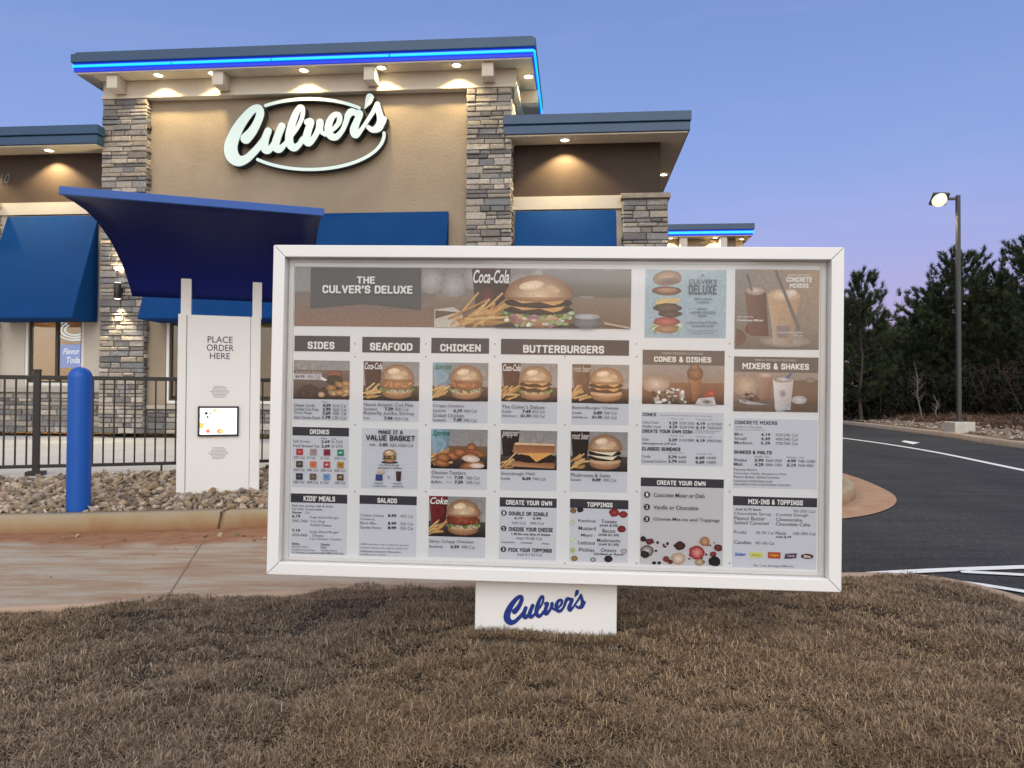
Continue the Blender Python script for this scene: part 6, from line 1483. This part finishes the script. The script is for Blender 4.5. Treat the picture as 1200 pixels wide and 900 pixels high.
g0 = np.random.default_rng(77)
names = ['dark scrub at the foot of the pine beside the menu board', 'dark scrub left of the two bare saplings', 'dark scrub under the low pine in the gap', 'dark scrub just left of the lamp base', 'dark scrub right behind the lamp base', 'dark scrub under the middle pine', 'rust brown scrub under the tallest pine', 'dark scrub at the right edge of the photo', 'grey brown scrub beyond the right edge pines']
for i, (px, Y, w_, h, rust) in enumerate(((1000, 34.5, 1.5, 2.3, 0), (1030, 33.5, 1.5, 2.0, 0), (1062, 34.0, 1.6, 2.4, 0), (1098, 33.0, 1.6, 2.2, 0), (1130, 32.5, 1.7, 2.4, 0), (1160, 31.5, 1.6, 2.3, 0), (1192, 30.0, 1.7, 2.4, 1), (1215, 29.0, 1.5, 2.0, 0), (1262, 30.0, 2.0, 2.6, 0))):
    p = atY(px, 490, Y); bush(names[i], p.x, Y, p.z - .1, w_, h, 100 + i, RUST if rust else SCRUB, 'scrub under the pines', 1.3)
# second, farther belt of scrub that closes the view below the crowns
for i in range(11):
    px = 975 + i * 30; Y = 40 + 3 * g0.uniform(); p = atY(px, 482, Y)
    bush('tall scrub in the far belt, %s' % ['behind the board edge', 'by the leftmost pine', 'left of the gap', 'in the middle of the gap', 'right of the gap', 'left of the lamp pole', 'behind the lamp pole', 'right of the lamp pole', 'behind the tallest pine', 'at the photo edge', 'outside the photo edge'][i], p.x, Y, p.z - .4, 2.6, g0.uniform(3.2, 4.0), 200 + i, SCRUB, 'far scrub belt', 1.9, 'tall_scrub', 'scrub')
# bare saplings
def sapling(label, x, y, z, h, seed, lean=0.0, c=(.34, .31, .28)):
    g_ = np.random.default_rng(seed); t = thing('bare_sapling', label, 'sapling', (x, y, z), (0, 0, 0), 'bare saplings at the wood edge')
    mb = MB(); pts = [Vector((lean * h * q + .06 * math.sin(q * 9 + seed), .04 * math.cos(q * 7), h * q - .1 * (q == 0))) for q in np.linspace(0, 1, 8)]
    mb.tube(pts, [.032 * (1 - .85 * i / 7) + .003 for i in range(8)], 6); mb.build('stem', mat('pale_bark', c, .9, var=.15, vscale=5), t)
    m2 = MB()
    for i in range(int(22)):
        q = g_.uniform(.25, .98); k = q * 7; a = int(min(k, 6)); p = pts[a].lerp(pts[a + 1], k - a); an = g_.uniform(0, 6.28); l_ = h * .22 * (1.15 - q) * g_.uniform(.6, 1.4)
        e = p + Vector((math.cos(an), math.sin(an), 1.1)) * l_; m2.tube([p, p.lerp(e, .5) + Vector((0, 0, -.04)), e], [.010, .007, .003], 4, caps=False)
        for j in range(3):
            u = p.lerp(e, g_.uniform(.4, 1)); m2.tube([u, u + Vector(g_.normal(0, .5, 3)) * l_ * .5], [.005, .002], 3, caps=False)
    m2.build('twigs', MATS['pale_bark'], t); return t
for px, pt_, Y, sd_, ln, lb in ((1079, 425, 31.5, 1, -.10, 'pale bare sapling leaning left, tallest left of the lamp base'), (1098, 463, 31.0, 2, -.05, 'short pale bare sapling left of the lamp base'), (1050, 350, 42.0, 4, .05, 'wispy grey bare tree in the gap between the pines')):
    x, y, z, h = pat(px, pt_, Y, 491); sapling(lb, x, y, z, h, sd_, ln, (.17, .155, .135))
# bank litter: pale rock and rusty pine straw
bp_l = []; szs = []
for i in range(4200):
    k = gr.uniform(0, len(far_line) - 1.01); a = int(k); u = k - a; p = Vector(far_line[a]).lerp(Vector(far_line[a + 1]), u); d = gr.uniform(.5, 2.6)
    if p.y < 12: continue
    tn = (Vector(far_line[a + 1]) - Vector(far_line[a])).normalized(); q = p + Vector((tn.y, -tn.x)) * d
    bp_l.append((q.x, q.y, float(np.interp(d, [.155, .9, 2.2, 4.2], [.13, .16, .26, .42])) + .02)); szs.append(gr.uniform(.02, .07))
tag(rocks('bank_rocks', np.array(bp_l), np.array(szs), [(.38, .32, .26), (.30, .25, .20), (.22, .18, .15), (.44, .38, .31), (.16, .10, .07)], M_ROCK, 33, .5), kind='stuff')
bp_l = []; 
for i in range(2600):
    k = gr.uniform(0, len(far_line) - 1.01); a = int(k); u = k - a; p = Vector(far_line[a]).lerp(Vector(far_line[a + 1]), u); d = gr.uniform(1.6, 6)
    if p.y < 12: continue
    tn = (Vector(far_line[a + 1]) - Vector(far_line[a])).normalized(); q = p + Vector((tn.y, -tn.x)) * d
    bp_l.append((q.x, q.y, float(np.interp(d, [.155, .9, 2.2, 4.2, 7.5], [.13, .16, .26, .42, .55])) + .03))
D_ = gr.normal(0, 1, (len(bp_l), 3)); D_[:, 2] = np.abs(D_[:, 2]) * .5
st = needles('pine_straw', np.array(bp_l), D_, 9, .28, .02, [(.11, .05, .032), (.085, .045, .03), (.06, .04, .028), (.13, .08, .05)], None, gr, mat('straw', attr=True, rough=.9)); tag(st, kind='stuff')
